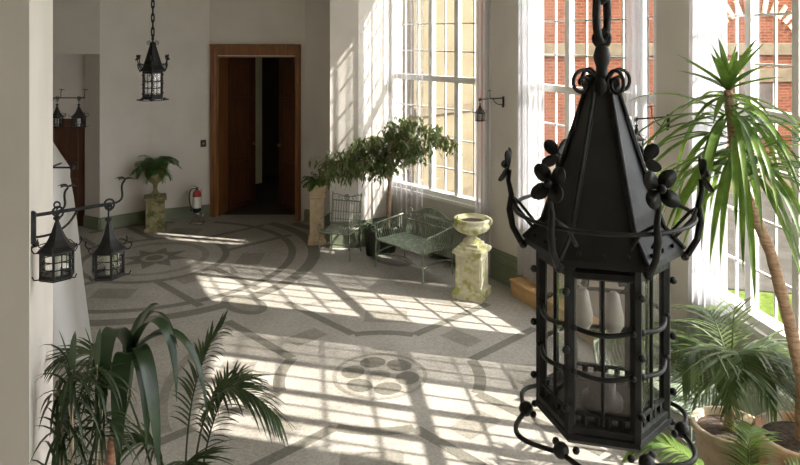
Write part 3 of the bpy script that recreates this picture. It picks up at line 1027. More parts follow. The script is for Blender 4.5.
# pier B
nb = math.atan2(-.5, -.86)
P2 = Vector((1.225, 8.23, 2.13))
bracket(P2 + Vector((math.cos(nb), math.sin(nb), 0)) * .012, nb, .34, 'thin iron bracket on the pier between far and middle windows', 'iron lantern brackets', ends=(1.0,), leafs=(.45,), name='lantern_bracket', scale=.9)
q = P2 + Vector((math.cos(nb), math.sin(nb), 0)) * .352
copy_tree(LP, (q.x, q.y, q.z + .035), .1, 'tiny black lantern on the pier right of the far window', None, .74)
# pier C
nc = math.atan2(-.42, -.90)
P3 = Vector((2.335, 6.07, 2.16))
bracket(P3 + Vector((math.cos(nc), math.sin(nc), 0)) * .012, nc, .36, 'thin iron bracket on the pier between big lantern and yucca', 'iron lantern brackets', ends=(1.0,), leafs=(.4,), name='lantern_bracket', scale=.95)
q = P3 + Vector((math.cos(nc), math.sin(nc), 0)) * .372
copy_tree(LP, (q.x, q.y, q.z + .035), .4, 'tiny black lantern on the pier just right of the big lantern roof', None, .82)

# ------------------------------------------------------------------ pedestals and urns
def sqlathe(m, prof, seg=4, rot=PI / 4, c=(0, 0, 0)):
    m.lathe([(r * 1.4142, z) for r, z in prof], seg, c, 0, False, rot=rot)
def urn_mb(R, H, lobes=16):
    m = MB()
    prof = [(.42, 0), (.42, .06), (.34, .08), (.20, .16), (.16, .24), (.22, .30), (.18, .33), (.30, .40), (.62, .50), (.84, .64), (.92, .78), (.90, .84), (.98, .90), (1.06, .95), (1.04, 1.0), (.90, 1.0), (.84, .90), (.02, .86)]
    seg_ = 48
    vs = []
    for r, zz in prof:
        for k in range(seg_):
            th = 2 * PI * k / seg_
            rr = r
            if .40 <= zz <= .80 and r > .25: rr = r * (1 + .045 * math.cos(th * lobes))
            vs.append((R * rr * math.cos(th), R * rr * math.sin(th), H * zz))
    fs = []
    for i in range(len(prof) - 1):
        for k in range(seg_):
            k2 = (k + 1) % seg_
            fs.append([i * seg_ + k, i * seg_ + k2, (i + 1) * seg_ + k2, (i + 1) * seg_ + k])
    m.add(vs, fs, 0, True)
    return m

# left mossy pedestal
T = thing('pedestal', 'mossy square stone pedestal by the wall left of the fire extinguisher', 'pedestal', (-3.66, 10.47, 0), .35)
m = MB(); sqlathe(m, [(.155, 0), (.155, .05), (.14, .06), (.135, .07), (.132, .43), (.135, .44)]); m.build('shaft', M['stone_moss'], T)
m = MB(); sqlathe(m, [(.135, .44), (.15, .455), (.16, .46), (.16, .485), (.15, .495), (.12, .50)]); m.build('cap', M['stone_moss'], T)
m = MB(); m.box(-.085, .085, -.140, -.132, .12, .38, ch=.003); m.build('panel', M['stone_moss'], T)
o = urn_mb(.165, .46, 12).build('urn', M['stone_moss'], None, (-3.66, 10.47, .50)); tag(o, 'weathered green stone urn holding a fern, left of the extinguisher', 'urn')
# middle tan pedestal
T = thing('pedestal', 'tall tan stone pedestal beside the metal garden chair', 'pedestal', (-1.16, 9.78, 0), .12)
m = MB(); sqlathe(m, [(.125, 0), (.125, .06), (.108, .08), (.10, .10), (.098, .62), (.102, .64)]); m.build('shaft', M['stone_tan'], T)
m = MB(); sqlathe(m, [(.102, .64), (.112, .65), (.104, .67), (.11, .72), (.128, .76), (.134, .78), (.134, .825), (.126, .83)]); m.build('cap', M['stone_tan'], T)
# right lichen pedestal
T = thing('pedestal', 'pale lichen-covered stone pedestal standing right of the green bench', 'pedestal', (.80, 7.78, 0), math.radians(-27))
m = MB(); sqlathe(m, [(.165, 0), (.165, .085), (.150, .10), (.140, .115), (.138, .47), (.142, .48)]); m.build('shaft', M['stone_lichen'], T)
m = MB(); sqlathe(m, [(.142, .48), (.152, .49), (.168, .50), (.168, .53), (.158, .54), (.145, .545), (.138, .56), (.105, .57), (.105, .60), (.07, .60)]); m.build('cap', M['stone_lichen'], T)
m = MB()
for a in range(4):
    R_ = Matrix.Rotation(a * PI / 2, 3, 'Z')
    fr_ = lambda x, y, zz, R_=R_: R_ @ Vector((x, y, zz))
    for x0, x1 in ((-.10, -.085), (.085, .10)): m.box(x0, x1, -.144, -.136, .15, .44, fr=fr_)
    m.box(-.10, .10, -.144, -.136, .425, .44, fr=fr_); m.box(-.10, .10, -.144, -.136, .15, .165, fr=fr_)
m.build('panel_moulding', M['stone_lichen'], T)
T = thing('urn', 'wide pale stone urn with fluted bowl on the lichen pedestal', 'urn', (.80, 7.78, .60))
prof = [(.10, 0), (.10, .025), (.06, .05), (.05, .07), (.07, .085), (.06, .095), (.12, .11), (.17, .135), (.196, .175), (.200, .20), (.188, .215), (.196, .235), (.205, .255), (.200, .27), (.17, .27), (.155, .22), (.01, .20)]
seg_ = 48; vs = []; fs = []
for r_, zz_ in prof:
    for k in range(seg_):
        th = 2 * PI * k / seg_
        rr = r_ * (1 + (.05 * math.cos(th * 14) if .10 < zz_ < .21 and r_ > .1 else 0))
        vs.append((rr * math.cos(th), rr * math.sin(th), zz_))
for i in range(len(prof) - 1):
    for k in range(seg_):
        k2 = (k + 1) % seg_; fs.append([i * seg_ + k, i * seg_ + k2, (i + 1) * seg_ + k2, (i + 1) * seg_ + k])
MB().add(vs, fs, 0, True).build('bowl', M['stone_lichen'], T)
m = MB()
for s_ in (-1, 1):
    c0 = Vector((.17 * s_, -.06, .235))
    m.tube(spiral(c0, .05, .012, PI / 2, PI / 2 + s_ * -5, 14, (s_ * .9, -.35, 0)), .017, 8)
m.build('handle', M['stone_lichen'], T)
m = MB(); m.lathe([(.16, .225), (.0001, .235)], 20, cap=False); m.build('soil', M['soil'], T)

# ------------------------------------------------------------------ plants
def frond(m, p, d, L, n, ll, lw, droop, ldroop, rnd, rach=.008, start=.2, angle=1.0, path=None):
    """pinnate palm frond into mesh m: rachis + leaflets on both sides"""
    p = Vector(p); d = Vector(d).normalized()
    pts = [p.copy()]; dirs = [d.copy()]
    N = 16
    for i in range(N):
        d = (d + Vector((0, 0, -droop / N * (0.4 + 1.2 * i / N)))).normalized()
        p = p + d * (L / N); pts.append(p.copy()); dirs.append(d.copy())
    if path:
        pts = bez(*path, N)
        dirs = [(pts[min(i + 1, N)] - pts[max(i - 1, 0)]).normalized() for i in range(N + 1)]
    m.tube(pts, [rach * (1 - .8 * i / N) for i in range(N + 1)], 5, mi=1)
    for i in range(n):
        t = start + (1 - start) * (i + .5) / n
        x = t * N; k = min(int(x), N - 1); fr_ = x - k
        q = pts[k].lerp(pts[k + 1], fr_); dd = dirs[k].lerp(dirs[k + 1], fr_).normalized()
        sd = dd.cross(Vector((0, 0, 1)))
        if sd.length < .05: sd = dd.orthogonal()
        sd.normalize()
        upv = sd.cross(dd)
        s = (t - start) / (1 - start)
        l = ll * (.45 + 1.1 * math.sin(PI * (.12 + .80 * s)) * .6) * rnd.uniform(.9, 1.1)
        for sg in (-1, 1):
            dv = dd * (math.cos(angle) + .45 * s) + sd * sg * math.sin(angle) + upv * rnd.uniform(.05, .25)
            m.blade(q, dv, l, lw * rnd.uniform(.85, 1.1), ldroop * rnd.uniform(.7, 1.3), n=5, fold=.2, shape='strap')

def pot(parent, R, H, mat, rim=.03, soil=True):
    m = MB()
    m.lathe([(R * .70, 0), (R * .74, .01), (R * .95, H - rim * 1.6), (R * 1.0, H - rim * 1.5), (R * 1.06, H - rim), (R * 1.06, H - .006), (R * 1.02, H), (R * .92, H), (R * .90, H - .05), (.001, H - .05)], 28)
    m.build('pot', mat, parent)
    if soil:
        m = MB(); m.lathe([(R * .90, H - .045), (R * .5, H - .03), (.0001, H - .028)], 20, cap=False); m.build('soil', M['soil'], parent)

def fern(name, label, loc, n, L, droop, seed, spread=1.0, lw=.016, ll=.07, rnd_up=(.4, 1.2)):
    rnd = random.Random(seed)
    T = thing(name, label, 'plant', loc)
    for k in range(n):
        a = 2 * PI * k / n + rnd.uniform(-.3, .3)
        m = MB()
        d = Vector((math.cos(a) * spread, math.sin(a) * spread, rnd.uniform(*rnd_up)))
        frond(m, (.03 * math.cos(a), .03 * math.sin(a), 0), d, L * rnd.uniform(.75, 1.15), 11, ll, lw, droop * rnd.uniform(.8, 1.3), .5, rnd, rach=.003, start=.08, angle=1.15)
        m.build('frond', [M['leaf_fern'], M['leaf_fern']], T)
    return T

fern('fern', 'bushy green fern spilling from the mossy urn at left', (-3.66, 10.47, .925), 50, .33, 1.9, 11, rnd_up=(.1, 1.8), lw=.020, ll=.075)
fern('fern', 'small bright green fern on top of the tan pedestal', (-1.16, 9.78, .815), 26, .22, 1.9, 12, ll=.055, lw=.022, rnd_up=(.5, 2.6))

# ficus by the far window
rnd = random.Random(5)
T = thing('ficus_tree', 'small weeping fig tree with drooping leaves behind the green bench', 'tree', (-.17, 9.40, 0))
pot(T, .15, .34, M['darkpot'])
tk = MB()
trunk = [Vector(p) for p in ((0, 0, .29), (.02, -.01, .6), (.03, -.02, .9), (.06, -.03, 1.15), (.10, -.05, 1.35))]
tk.tube(trunk, [.03, .026, .024, .02, .016], 8)
brs = []
ends = [(-.86, -.12, 1.20), (-.62, -.30, 1.32), (-.40, .02, 1.42), (-.15, -.30, 1.52), (.10, -.2, 1.72), (.32, -.30, 1.80), (.55, -.52, 1.76), (.74, -.80, 1.62), (.30, -.55, 1.5), (-.30, -.45, 1.25), (.48, -.62, 1.45), (-.55, -.10, 1.08), (.0, -.35, 1.3), (.2, -.1, 1.6), (-.72, -.35, 1.12)]
for i, e in enumerate(ends):
    b0 = trunk[2 + i % 3]
    pth = bez(b0, b0 + Vector((0, 0, .25)), Vector(e) + Vector((0, 0, .12)), e, 10)
    tk.tube(pth, [.011 * (1 - .8 * k / 10) + .001 for k in range(11)], 5)
    brs.append(pth)
lf = MB()
for pth in brs:
    for j in range(62):
        t = rnd.uniform(.35, 1.0)
        k = min(int(t * 10), 9); q = pth[k].lerp(pth[k + 1], t * 10 - k)
        off = Vector((rnd.gauss(0, .075), rnd.gauss(0, .075), 0))
        q2 = q + off + Vector((0, 0, rnd.uniform(-.06, .05)))
        ln = rnd.randint(2, 4)
        if j % 3 == 0: tk.tube([q, q2, q2 + Vector((off.x * .5, off.y * .5, -.07 * ln))], .0022, 4, cap=False)
        for s_ in range(ln):
            a = rnd.uniform(0, 2 * PI)
            lf.blade(q2 + Vector((off.x * .3 + rnd.uniform(-.02, .02), off.y * .3 + rnd.uniform(-.02, .02), -.05 * s_)), (math.cos(a), math.sin(a), rnd.uniform(-1.2, -.1)), rnd.uniform(.07, .105), rnd.uniform(.026, .036), 1.0, n=4, fold=.15, shape='oval')
tk.build('trunk', M['bark'], T)
lf.build('foliage', M['leaf_ficus'], T)

# low dark plant at its foot
rnd = random.Random(6)
T = thing('potted_plant', 'low dark leafy pot plant between the metal chair and the bench', 'plant', (-.36, 9.24, 0))
pot(T, .115, .36, M['darkpot'])
lf = MB()
for k in range(60):
    a = rnd.uniform(0, 2 * PI)
    lf.blade((rnd.uniform(-.05, .05), rnd.uniform(-.05, .05), .33), (math.cos(a), math.sin(a), rnd.uniform(.3, 2.2)), rnd.uniform(.10, .20), .045, 1.4, n=5, shape='oval')
lf.build('foliage', M['leaf_dark'], T)

def palm(name, label, loc, potR, potH, potmat, fronds, seed, mat, trunk=None, cat='plant', **kw):
    """fronds: list of (azimuth, elevation, length, leaflet count, leaflet length, leaflet width, droop, leaflet droop, base z)"""
    rnd = random.Random(seed)
    T = thing(name, label, cat, loc)
    pot(T, potR, potH, potmat)
    if trunk:
        m = MB(); m.tube(trunk[0], trunk[1], 10); m.build('trunk', trunk[2], T)
    for (az, el, L, n, ll, lw, dr, ld, bz) in fronds:
        m = MB()
        a = math.radians(az); e = math.radians(el)
        base = Vector((.03 * math.cos(a), .03 * math.sin(a), bz))
        if kw.get('base'): base = base + Vector(kw['base'])
        frond(m, base, (math.cos(a) * math.cos(e), math.sin(a) * math.cos(e), math.sin(e)), L, n, ll, lw, dr, ld, rnd, start=kw.get('start', .3), rach=kw.get('rach', .008), angle=kw.get('angle', .95))
        m.build('palm_frond', [mat, mat], T)
    return T

# fan-like kentia beside the big lantern
palm('potted_palm', 'arching green palm in the stone bowl, right of the big lantern', (2.03, 4.32, 0), .21, .50, M['stonepot'],
     [(-98, 58, .36, 22, .40, .022, 2.7, .75, .90), (-35, 52, .38, 19, .36, .022, 2.1, .8, .90), (-160, 48, .38, 19, .36, .022, 2.1, .8, .90), (-65, 40, .34, 18, .34, .02, 2.2, .8, .90), (-130, 40, .34, 18, .34, .02, 2.2, .8, .90),
      (95, 62, .34, 14, .28, .018, 1.4, .8, .90), (-85, 86, .34, 9, .20, .018, .3, .3, .90)],
     21, M['leaf_palm'], trunk=([(0, 0, .45), (.015, 0, .93)], [.034, .020], M['bark']), start=.10, angle=1.05)
# leafy palm behind it, by the pier
palm('potted_palm', 'broad-leaved pale palm against the pier behind the big lantern', (2.00, 5.78, 0), .13, .30, M['darkpot'],
     [(-100, 68, .52, 8, .24, .060, 2.0, 1.2, .30), (-160, 60, .50, 8, .24, .060, 1.9, 1.2, .30), (-60, 70, .44, 8, .20, .056, 1.8, 1.2, .30)],
     22, M['leaf_palm'])
# low palm in the corner of the picture
palm('potted_palm', 'low yellow-green palm in the bottom right corner, below the stone bowl', (1.66, 3.36, 0), .16, .42, M['darkpot'],
     [(-165, 72, .80, 26, .17, .017, 3.4, .8, .42), (-110, 74, .74, 24, .16, .017, 3.2, .8, .42), (-30, 70, .80, 26, .17, .017, 3.0, .8, .42), (10, 68, .86, 26, .17, .017, 2.8, .8, .42), (150, 74, .76, 24, .16, .017, 2.9, .8, .42), (60, 74, .66, 24, .17, .017, 2.4, .8, .42)],
     23, M['leaf_yucca'], start=.45)

# tall yucca in the terracotta pot
rnd = random.Random(8)
T = thing('yucca_plant', 'tall yucca with bent bare trunk rising from the terracotta pot at right', 'plant', (2.22, 3.86, 0))
pot(T, .235, .70, M['terracotta'], rim=.06)
crown = Vector((-.435, -.05, 2.60)); crown2 = Vector((-.405, -.045, 2.36))
kp = [Vector(p) for p in ((0, 0, .60), (0, 0, 1.0), (-.07, 0, 1.3), (-.18, -.01, 1.70), (-.34, -.03, 2.06), (-.405, -.045, 2.35), (-.435, -.05, 2.60))]
tp = []
for i in range(len(kp) - 1):
    for k in range(6):
        t = k / 6; t2 = t * t * (3 - 2 * t) * .3 + t * .7
        tp.append(kp[i].lerp(kp[i + 1], t2))
tp.append(kp[-1])
tk = MB()
rr = []
for i in range(len(tp)):
    rr.append(.038 - .016 * i / len(tp) + (.0022 if i % 2 else 0))
tk.tube(tp, rr, 10); tk.build('trunk', M['yucca_bark'], T)
lf = MB()
for k in range(15):
    a = k * 2.4 + rnd.uniform(-.2, .2); e = rnd.uniform(.45, 1.45)
    lf.blade(crown, (math.cos(a) * math.cos(e), math.sin(a) * math.cos(e), math.sin(e)), rnd.uniform(.26, .36), .054, .35, n=7, fold=.25, shape='strap')
for k in range(10):
    a = k * 2.4 + .7; lf.blade(crown - Vector((0, 0, .04)), (math.cos(a), math.sin(a), rnd.uniform(-.1, .45)), rnd.uniform(.28, .40), .040, 1.1, n=7, shape='strap')
lf.build('top_rosette', M['leaf_yucca'], T)
lf = MB()
for k in range(84):
    a = k * 2.4 + rnd.uniform(-.3, .3); h_ = rnd.uniform(-.26, .16)
    e = rnd.uniform(-.5, .75)
    b0 = crown2 + Vector((.03 * math.cos(a), .03 * math.sin(a), h_)) + Vector((.07, .01, 0)) * (-h_ / .3)
    L = rnd.uniform(.55, .82)
    if math.cos(a) > .3: L *= .95
    lf.blade(b0, (math.cos(a) * math.cos(e), math.sin(a) * math.cos(e), math.sin(e)), L, rnd.uniform(.030, .042), rnd.uniform(1.0, 2.6), n=9, fold=.22, shape='strap')
lf.build('lower_rosette', M['leaf_yucca'], T)

# left foreground plants
rnd = random.Random(9)
T = thing('dracaena_plant', 'strap-leaved plant with ringed reddish trunk, front left corner', 'plant', (-1.13, 2.62, 0))
pot(T, .15, .36, M['terracotta'])
tp = bez((0, 0, .32), (.0, 0, .8), (.0, 0, 1.2), (.105, .01, 1.62), 60)
tk = MB(); tk.tube(tp, [(.024 - .006 * i / 60) * (1.0 if i % 3 else 1.22) for i in range(61)], 10); tk.build('trunk', M['bark_ring'], T)
lf = MB()
cr = Vector((.125, .0, 1.70))
for c1, c2, c3, w in (((-.03, -.06, .18), (-.05, -.15, .24), (-.02, -.20, -.20), .064), ((.05, -.02, .18), (.18, -.05, .24), (.20, -.10, -.12), .052),
                      ((.08, -.02, .14), (.27, -.04, .20), (.31, -.08, -.24), .044), ((.0, -.10, .08), (.03, -.19, .07), (.03, -.20, -.33), .066),
                      ((.06, -.08, .12), (.13, -.15, .08), (.16, -.16, -.37), .058), ((.0, .05, .16), (.07, .12, .20), (.11, .20, -.06), .048),
                      ((-.06, .02, .12), (-.15, .04, .13), (-.20, .05, -.16), .042), ((.03, .0, .12), (.06, .02, .2), (.09, .05, .17), .046),
                      ((.03, -.05, .06), (.10, -.10, .02), (.10, -.12, -.28), .05), ((.07, .04, .10), (.20, .08, .10), (.25, .1, -.18), .04),
                      ((-.03, .05, .10), (-.06, .12, .12), (-.08, .15, -.2), .045)):
    lf.ribbon(bez(cr, cr + Vector(c1), cr + Vector(c2), cr + Vector(c3), 16), w)
lf.tube([Vector((.10, .01, 1.58)), cr], [.022, .016], 8)
lf.build('foliage', M['leaf_strap'], T)

rnd = random.Random(31)
T = thing('potted_palm', 'feathery dark palm reaching over the floor in the left foreground', 'plant', (-.92, 3.02, 0))
pot(T, .16, .40, M['darkpot'])
for path, n, ll in ((((.02, 0, .38), (.0, 0, 1.22), (.08, 0, 1.60), (.40, -.05, 1.28)), 30, .21),
                    (((0, .03, .38), (-.06, .1, 1.0), (-.06, .15, 1.36), (.10, .22, 1.56)), 26, .15),
                    (((0, -.02, .38), (-.02, -.05, .9), (0, -.1, 1.34), (.13, -.2, 1.06)), 26, .19),
                    (((-.02, 0, .38), (-.05, 0, 1.0), (-.1, -.05, 1.34), (-.28, -.1, 1.12)), 26, .19),
                    (((-.03, .03, .38), (-.2, .06, 1.2), (-.28, .0, 1.64), (-.50, -.12, 1.56)), 28, .18),
                    (((.01, .03, .38), (.0, .1, .9), (.05, .2, 1.32), (.20, .3, 1.28)), 26, .18),
                    (((0, -.03, .38), (-.05, -.1, .8), (-.1, -.2, 1.15), (-.16, -.3, .95)), 24, .18),
                    (((.03, .0, .38), (.06, -.05, .8), (.12, -.12, 1.12), (.24, -.2, .92)), 24, .17)):
    m = MB()
    frond(m, (0, 0, 0), (0, 0, 1), 1, n, ll, .013, 1, .9, rnd, rach=.007, start=.50, angle=.9, path=path)
    m.build('palm_frond', [M['leaf_dark'], M['leaf_dark']], T)

rnd = random.Random(10)
T = thing('dracaena_plant', 'many-stemmed spiky plant with thin pale stems, far left foreground', 'plant', (-1.00, 2.34, 0))
pot(T, .11, .34, M['darkpot'])
for (dx, dy, zt) in ((-.17, .05, 1.72), (-.13, .0, 1.62), (-.08, -.04, 1.80), (-.02, .05, 1.62), (-.12, -.05, 1.46), (-.05, .08, 1.76), (-.06, .03, 1.40)):
    st = MB(); pth = bez((dx * .2, dy * .2, .30), (dx * .3, dy * .3, .8), (dx, dy, 1.0), (dx, dy, zt), 10)
    st.tube(pth, [.009 - .0035 * i / 10 for i in range(11)], 6)
    so = st.build('stem', M['twig'], T)
    lf = MB()
    for k in range(40):
        a = k * 2.4; e = rnd.uniform(-.3, 1.4)
        if dx + .22 * math.cos(a) * math.cos(e) - .217 * (dy + .22 * math.sin(a) * math.cos(e)) * -2 < -.235: continue
        lf.blade(Vector((dx, dy, zt - rnd.uniform(0, .10))), (math.cos(a) * math.cos(e), math.sin(a) * math.cos(e), math.sin(e)), rnd.uniform(.12, .21), .011, 2.2, n=6, fold=.2, shape='strap')
    if zt > 1.75:
        for dx_, dz_ in ((-.035, .17), (.02, .165)):
            p_ = Vector((dx, dy, zt - .03)); lf.ribbon(bez(p_, p_ + Vector((dx_ * .2, 0, .06)), p_ + Vector((dx_ * .6, -.01, .12)), p_ + Vector((dx_, -.015, dz_)), 8), .026)
    lf.build('foliage', M['leaf_dark'], so)

# ------------------------------------------------------------------ bench (two of a kind)
def make_bench(loc, rz, label):
    T = thing('garden_bench', label, 'bench', loc, rz, 'green metal garden benches')
    W, D, ZS, ZA = .41, .24, .34, .53
    m = MB()
    m.tube([(-W, -D, ZS), (W, -D, ZS), (W, D, ZS), (-W, D, ZS)], .011, 6, closed=True)
    n = 30
    for i in range(n):
        x = -W + 2 * W * (i + .5) / n
        m.box(x - .009, x + .009, -D, D, ZS - .004, ZS + .005)
    m.build('seat', M['bench'], T)
    for sx in (-1, 1):
        for sy in (-1, 1):
            m = MB(); m.tube(bez((sx * W, sy * D, ZS), (sx * (W + .005), sy * (D + .02), ZS * .7), (sx * W, sy * D, ZS * .4), (sx * (W + .01), sy * (D + .015), 0), 8), .011, 6); m.build('leg', M['bench'], T)
    m = MB()
    for sx in (-1, 1): m.tube(bez((sx * W, -D, .17), (sx * W, -.1, .22), (sx * W, .1, .22), (sx * W, D, .17), 8), .007, 6)
    m.tube(bez((-W, -D, .16), (-.15, -D, .24), (.15, -D, .24), (W, -D, .16), 10), .007, 6)
    m.build('stretcher', M['bench'], T)
    for sx in (-1, 1):
        m = MB()
        x = sx * W
        m.tube([(x, -D, ZS), (x + sx * .03, -D, .46), (x + sx * .05, -D + .01, ZA), (x + sx * .05, 0, ZA + .02), (x + sx * .03, D, ZA + .05)], .011, 6)
        for i in range(13):
            y = -D + 2 * D * (i + .5) / 13
            m.tube(bez((x, y, ZS), (x + sx * .045, y, ZS + .05), (x + sx * .06, y, ZS + .12), (x + sx * .047, y, ZA + .01 + .02 * (i / 13)), 6), .0065, 5)
        m.build('arm', M['bench'], T)
    m = MB()
    B0, B1 = (D, D + .09)
    for sx in (-1, 1):
        m.tube(bez((sx * W, D, ZS), (sx * W, D + .03, .48), (sx * (W + .01), D + .06, .56), (sx * W, D + .09, .60), 8), .012, 6)
        m.tube(spiral((sx * (W - .03), D + .09, .615), .035, .01, 0 if sx > 0 else PI, (PI * 1.8 if sx > 0 else -PI * .8), 14), .008, 6)
    m.tube([(-W, D + .05, .51), (W, D + .05, .51)], .009, 6)
    nb_ = 27
    for i in range(nb_):
        x = -W + 2 * W * (i + .5) / nb_
        m.tube([(x, D, ZS), (x, D + .025, .42), (x, D + .05, .51)], .0065, 5)
    m.build('backrest', M['bench'], T)
    m = MB()
    top = []; bot = []
    for i in range(25):
        t = i / 24; x = -W * .96 + 2 * W * .96 * t
        c_ = .585 + .115 * math.sin(PI * t) ** 1.5
        th = .004 + .058 * math.sin(PI * t) ** 1.4
        top.append((x, c_ + .006)); bot.append((x, c_ - th))
    vs = []
    for (x, zt), (_, zb_) in zip(top, bot):
        vs += [(x, D + .075, zb_), (x, D + .085, zt), (x, D + .087, zb_), (x, D + .097, zt)]
    fs = []
    for i in range(24):
        a = i * 4
        fs += [[a, a + 4, a + 5, a + 1], [a + 2, a + 3, a + 7, a + 6], [a + 1, a + 5, a + 7, a + 3], [a, a + 2, a + 6, a + 4]]
    m.add(vs, fs)
    m.tube([(x, D + .09, zt) for x, zt in top], .009, 6)
    m.build('crest', M['bench'], T)
    for cx in (-.17, .17):
        m = MB()
        cc = Vector((cx, D + .064, .548))
        m.tube(arc(cc, .055, 0, 2 * PI, 20)[:-1], .007, 6, closed=True)
        for k in range(8):
            a = k * PI / 4; m.tube([cc, cc + Vector((.055 * math.cos(a), 0, .055 * math.sin(a)))], .0045, 5)
        m.ball(cc, .014, 8); m.build('medallion', M['bench'], T)
    return T
BN = make_bench((.165, 8.62, 0), math.radians(-47), 'green metal garden bench with slatted arms beneath the small tree')
copy_tree(BN, (1.93, 5.13, 0), math.radians(-59), 'second green metal bench, half hidden behind the big lantern and palms')

# ------------------------------------------------------------------ wrought iron chair
T = thing('garden_chair', 'grey-green wrought iron chair with scrolled arms beside the tan pedestal', 'chair', (-.79, 9.22, 0), math.radians(-17))
W, D, ZS = .205, .195, .335
m = MB(); m.tube([(-W, -D, ZS), (W, -D, ZS), (W, D, ZS), (-W, D, ZS)], .009, 6, closed=True)
for i in range(12):
    x = -W + 2 * W * (i + .5) / 12; m.box(x - .007, x + .007, -D, D, ZS - .004, ZS + .004)
m.build('seat', M['chair'], T)
for sx in (-1, 1):
    m = MB(); m.tube(bez((sx * W, -D, ZS + .0), (sx * W, -D - .03, .22), (sx * W, -D + .02, .12), (sx * (W + .01), -D - .02, 0), 8), .010, 6); m.build('leg', M['chair'], T)
    m = MB(); m.tube([(sx * W, D, ZS), (sx * W, D + .01, .15), (sx * (W + .005), D + .03, 0)], .010, 6); m.build('leg', M['chair'], T)
    m = MB()
    m.tube([(sx * W, D + .03, .50), (sx * (W + .01), .05, .52), (sx * (W + .01), -D + .06, .50)] + spiral((sx * (W + .01), -D + .05, .445), .055, .012, PI * .45, PI * 2.4, 18, (0, -1, 0)), .008, 6)
    m.tube(bez((sx * W, -D, ZS), (sx * (W + .01), -D - .07, .39), (sx * (W + .01), -D - .04, .45), (sx * (W + .01), -D + .01, .48), 8), .008, 6)
    m.build('arm', M['chair'], T)
m = MB()
for sx in (-1, 1): m.tube([(sx * W, D, ZS), (sx * W, D + .04, .60), (sx * W, D + .065, .755)], .010, 6); m.ball((sx * W, D + .066, .762), .013, 8)
m.tube([(-W, D + .05, .665), (W, D + .05, .665)], .009, 6); m.tube([(-W, D + .015, .42), (W, D + .015, .42)], .006, 6)
m.tube([(-W, D + .03, .52), (W, D + .03, .52)], .006, 6)
for i in range(11):
    x = -W + 2 * W * (i + .5) / 11; m.tube([(x, D, ZS), (x, D + .05, .665)], .0055, 5)
for sx in (-1, 1):
    m.tube(spiral((sx * .10, D + .055, .70), .04, .008, 0, sx * 5.2, 14), .006, 6)
    m.tube(bez((sx * W, D + .06, .74), (sx * .12, D + .06, .77), (sx * .08, D + .06, .70), (0, D + .06, .725), 8), .006, 6)
m.build('backrest', M['chair'], T)
m = MB(); cc = Vector((0, D + .058, .708)); m.tube(arc(cc, .036, 0, 2 * PI, 16)[:-1], .007, 6, closed=True)
for k in range(6): m.tube([cc, cc + Vector((.036 * math.cos(k * PI / 3), 0, .036 * math.sin(k * PI / 3)))], .005, 5)
m.build('rosette', M['chair'], T)
m = MB()
for zz_ in (.13,):
    m.tube([(-W, -D - .005, zz_), (-W, D + .01, zz_)], .006, 5); m.tube([(W, -D - .005, zz_), (W, D + .01, zz_)], .006, 5); m.tube([(-W, 0, zz_), (W, 0, zz_)], .006, 5)
m.build('stretcher', M['chair'], T)

# ------------------------------------------------------------------ radiators
def radiator(W, t0, t1, d0, d1, z0, z1, n, mat, label):
    T = thing('radiator', label, 'radiator', tuple(W((t0 + t1) / 2, (d0 + d1) / 2, 0)), W.ang)
    h = (t1 - t0) / 2; dd = (d1 - d0) / 2
    m = MB()
    for i in range(n):
        x = -h + 2 * h * (i + .5) / n; w = h / n * .72
        m.box(x - w, x + w, -dd, dd, z0, z1, ch=.014)
    m.box(-h, h, -dd * .5, dd * .5, z0 + .04, z0 + .08); m.box(-h, h, -dd * .5, dd * .5, z1 - .09, z1 - .05)
    m.build('fins', mat, T)
    m = MB()
    for x in (-h * .9, h * .9): m.box(x - .012, x + .012, -dd * .7, dd * .7, 0, z0 + .02)
    m.build('feet', mat, T)
    return T
radiator(W1, .86, 1.62, -.12, .0, .07, .54, 17, M['rad'], 'ribbed grey-green radiator under the far window, behind the bench')
radiator(W3, .62, 1.60, -.13, .0, .07, .55, 20, M['radw'], 'ribbed white radiator under the near window, behind the terracotta pot')

# ------------------------------------------------------------------ step
fs_ = frame((1.235, 7.83), (1.235 + .40 * 1.5, 7.83 - .91 * 1.5))
T = thing('wooden_step', 'long tan wooden step along the foot of the middle window', 'step', tuple(fs_(fs_.L / 2, .090, 0)), fs_.ang)
m = MB(); m.box(-fs_.L / 2, fs_.L / 2, -.085, .085, 0, .145, ch=.006); m.build('riser', M['step'], T)
m = MB(); m.box(-fs_.L / 2 - .015, fs_.L / 2 + .015, -.10, .090, .145, .175, ch=.008); m.build('tread', M['step'], T)

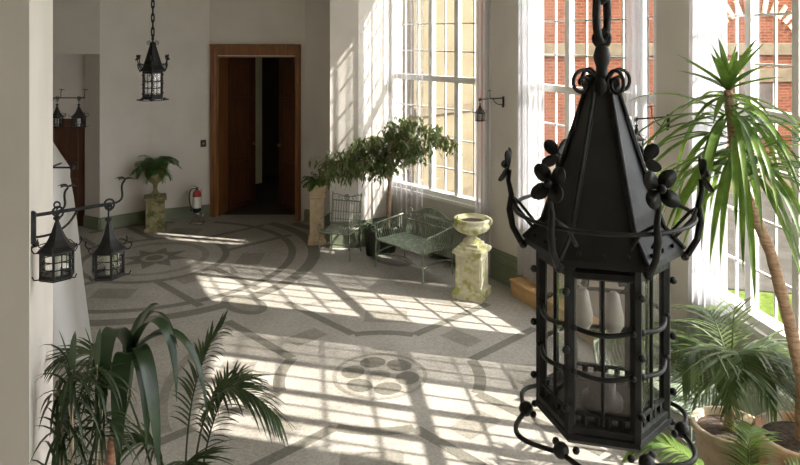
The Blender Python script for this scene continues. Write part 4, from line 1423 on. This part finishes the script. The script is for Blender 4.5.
# ------------------------------------------------------------------ fire extinguisher on its stand
T = thing('fire_extinguisher', 'red fire extinguisher with black base and pale label by the doorway', 'fire extinguisher', (-3.13, 10.80, .17))
m = MB(); m.lathe([(.01, 0), (.062, .004), (.068, .02), (.068, .09), (.0681, .09)], 20); m.build('base', M['black'], T)
m = MB(); m.lathe([(.067, .09), (.067, .27), (.060, .305), (.035, .33), (.022, .34), (.02, .35)], 20); m.build('cylinder', M['red'], T)
m = MB()
pts = []
for i in range(11):
    a = -PI * .95 + PI * .9 * i / 10
    pts += [(.0685 * math.cos(a), .0685 * math.sin(a), .07), (.0685 * math.cos(a), .0685 * math.sin(a), .24)]
m.add(pts, [[2 * i, 2 * i + 2, 2 * i + 3, 2 * i + 1] for i in range(10)], 0, True); m.build('label', M['label'], T)
m = MB(); m.lathe([(.02, .34), (.022, .365), (.016, .37), (.016, .385), (.0001, .387)], 12); m.tube([(0, 0, .38), (-.05, -.03, .405)], .008, 6); m.tube([(0, 0, .365), (-.055, -.03, .37)], .007, 6); m.build('valve', M['black'], T)
m = MB(); m.tube(bez((-.015, 0, .36), (-.11, -.03, .40), (-.14, -.05, .25), (-.075, -.04, .06), 14), .010, 8); m.tube([(-.078, -.041, .09), (-.072, -.04, .02)], [.013, .02], 8); m.build('hose', M['black'], T)
T = thing('extinguisher_stand', 'chrome wire floor stand under the fire extinguisher', 'stand', (-3.13, 10.80, 0))
m = MB()
m.tube(arc((0, 0, .158), .072, 0, 2 * PI, 20, (1, 0, 0), (0, 1, 0))[:-1], .007, 6, closed=True)
m.tube([(-.072, 0, .158), (.072, 0, .158)], .006, 6); m.tube([(0, -.072, .158), (0, .072, .158)], .006, 6)
m.build('cradle', M['chrome'], T)
m = MB(); m.tube([(-.072, .01, .158), (-.085, .01, .02), (-.10, -.08, .008), (.10, -.08, .008), (.085, .01, .02), (.072, .01, .158)], .007, 6)
m.tube([(-.10, -.08, .008), (-.10, .08, .008), (.10, .08, .008), (.10, -.08, .008)], .007, 6); m.build('foot_frame', M['chrome'], T)
m = MB(); m.tube([(.0, .078, .158), (.0, .085, .40), (-.05, .085, .50), (.05, .085, .50), (0, .085, .40)], .005, 6); m.tube([(0, .08, .008), (0, .078, .158)], .006, 6); m.build('back_hoop', M['chrome'], T)

# light switch left of the door
f = fBC
T = thing('light_switch', 'small grey metal switch plate on the wall left of the door', 'switch', tuple(f(f.L - .10, -.012, 1.17)), f.ang)
m = MB(); m.box(-.045, .045, -.010, .012, -.055, .055, ch=.006); m.build('plate', M['iron_rust'], T)
m = MB(); m.box(-.012, .012, -.022, -.010, -.014, .014, ch=.004); m.build('toggle', M['brass'], T)
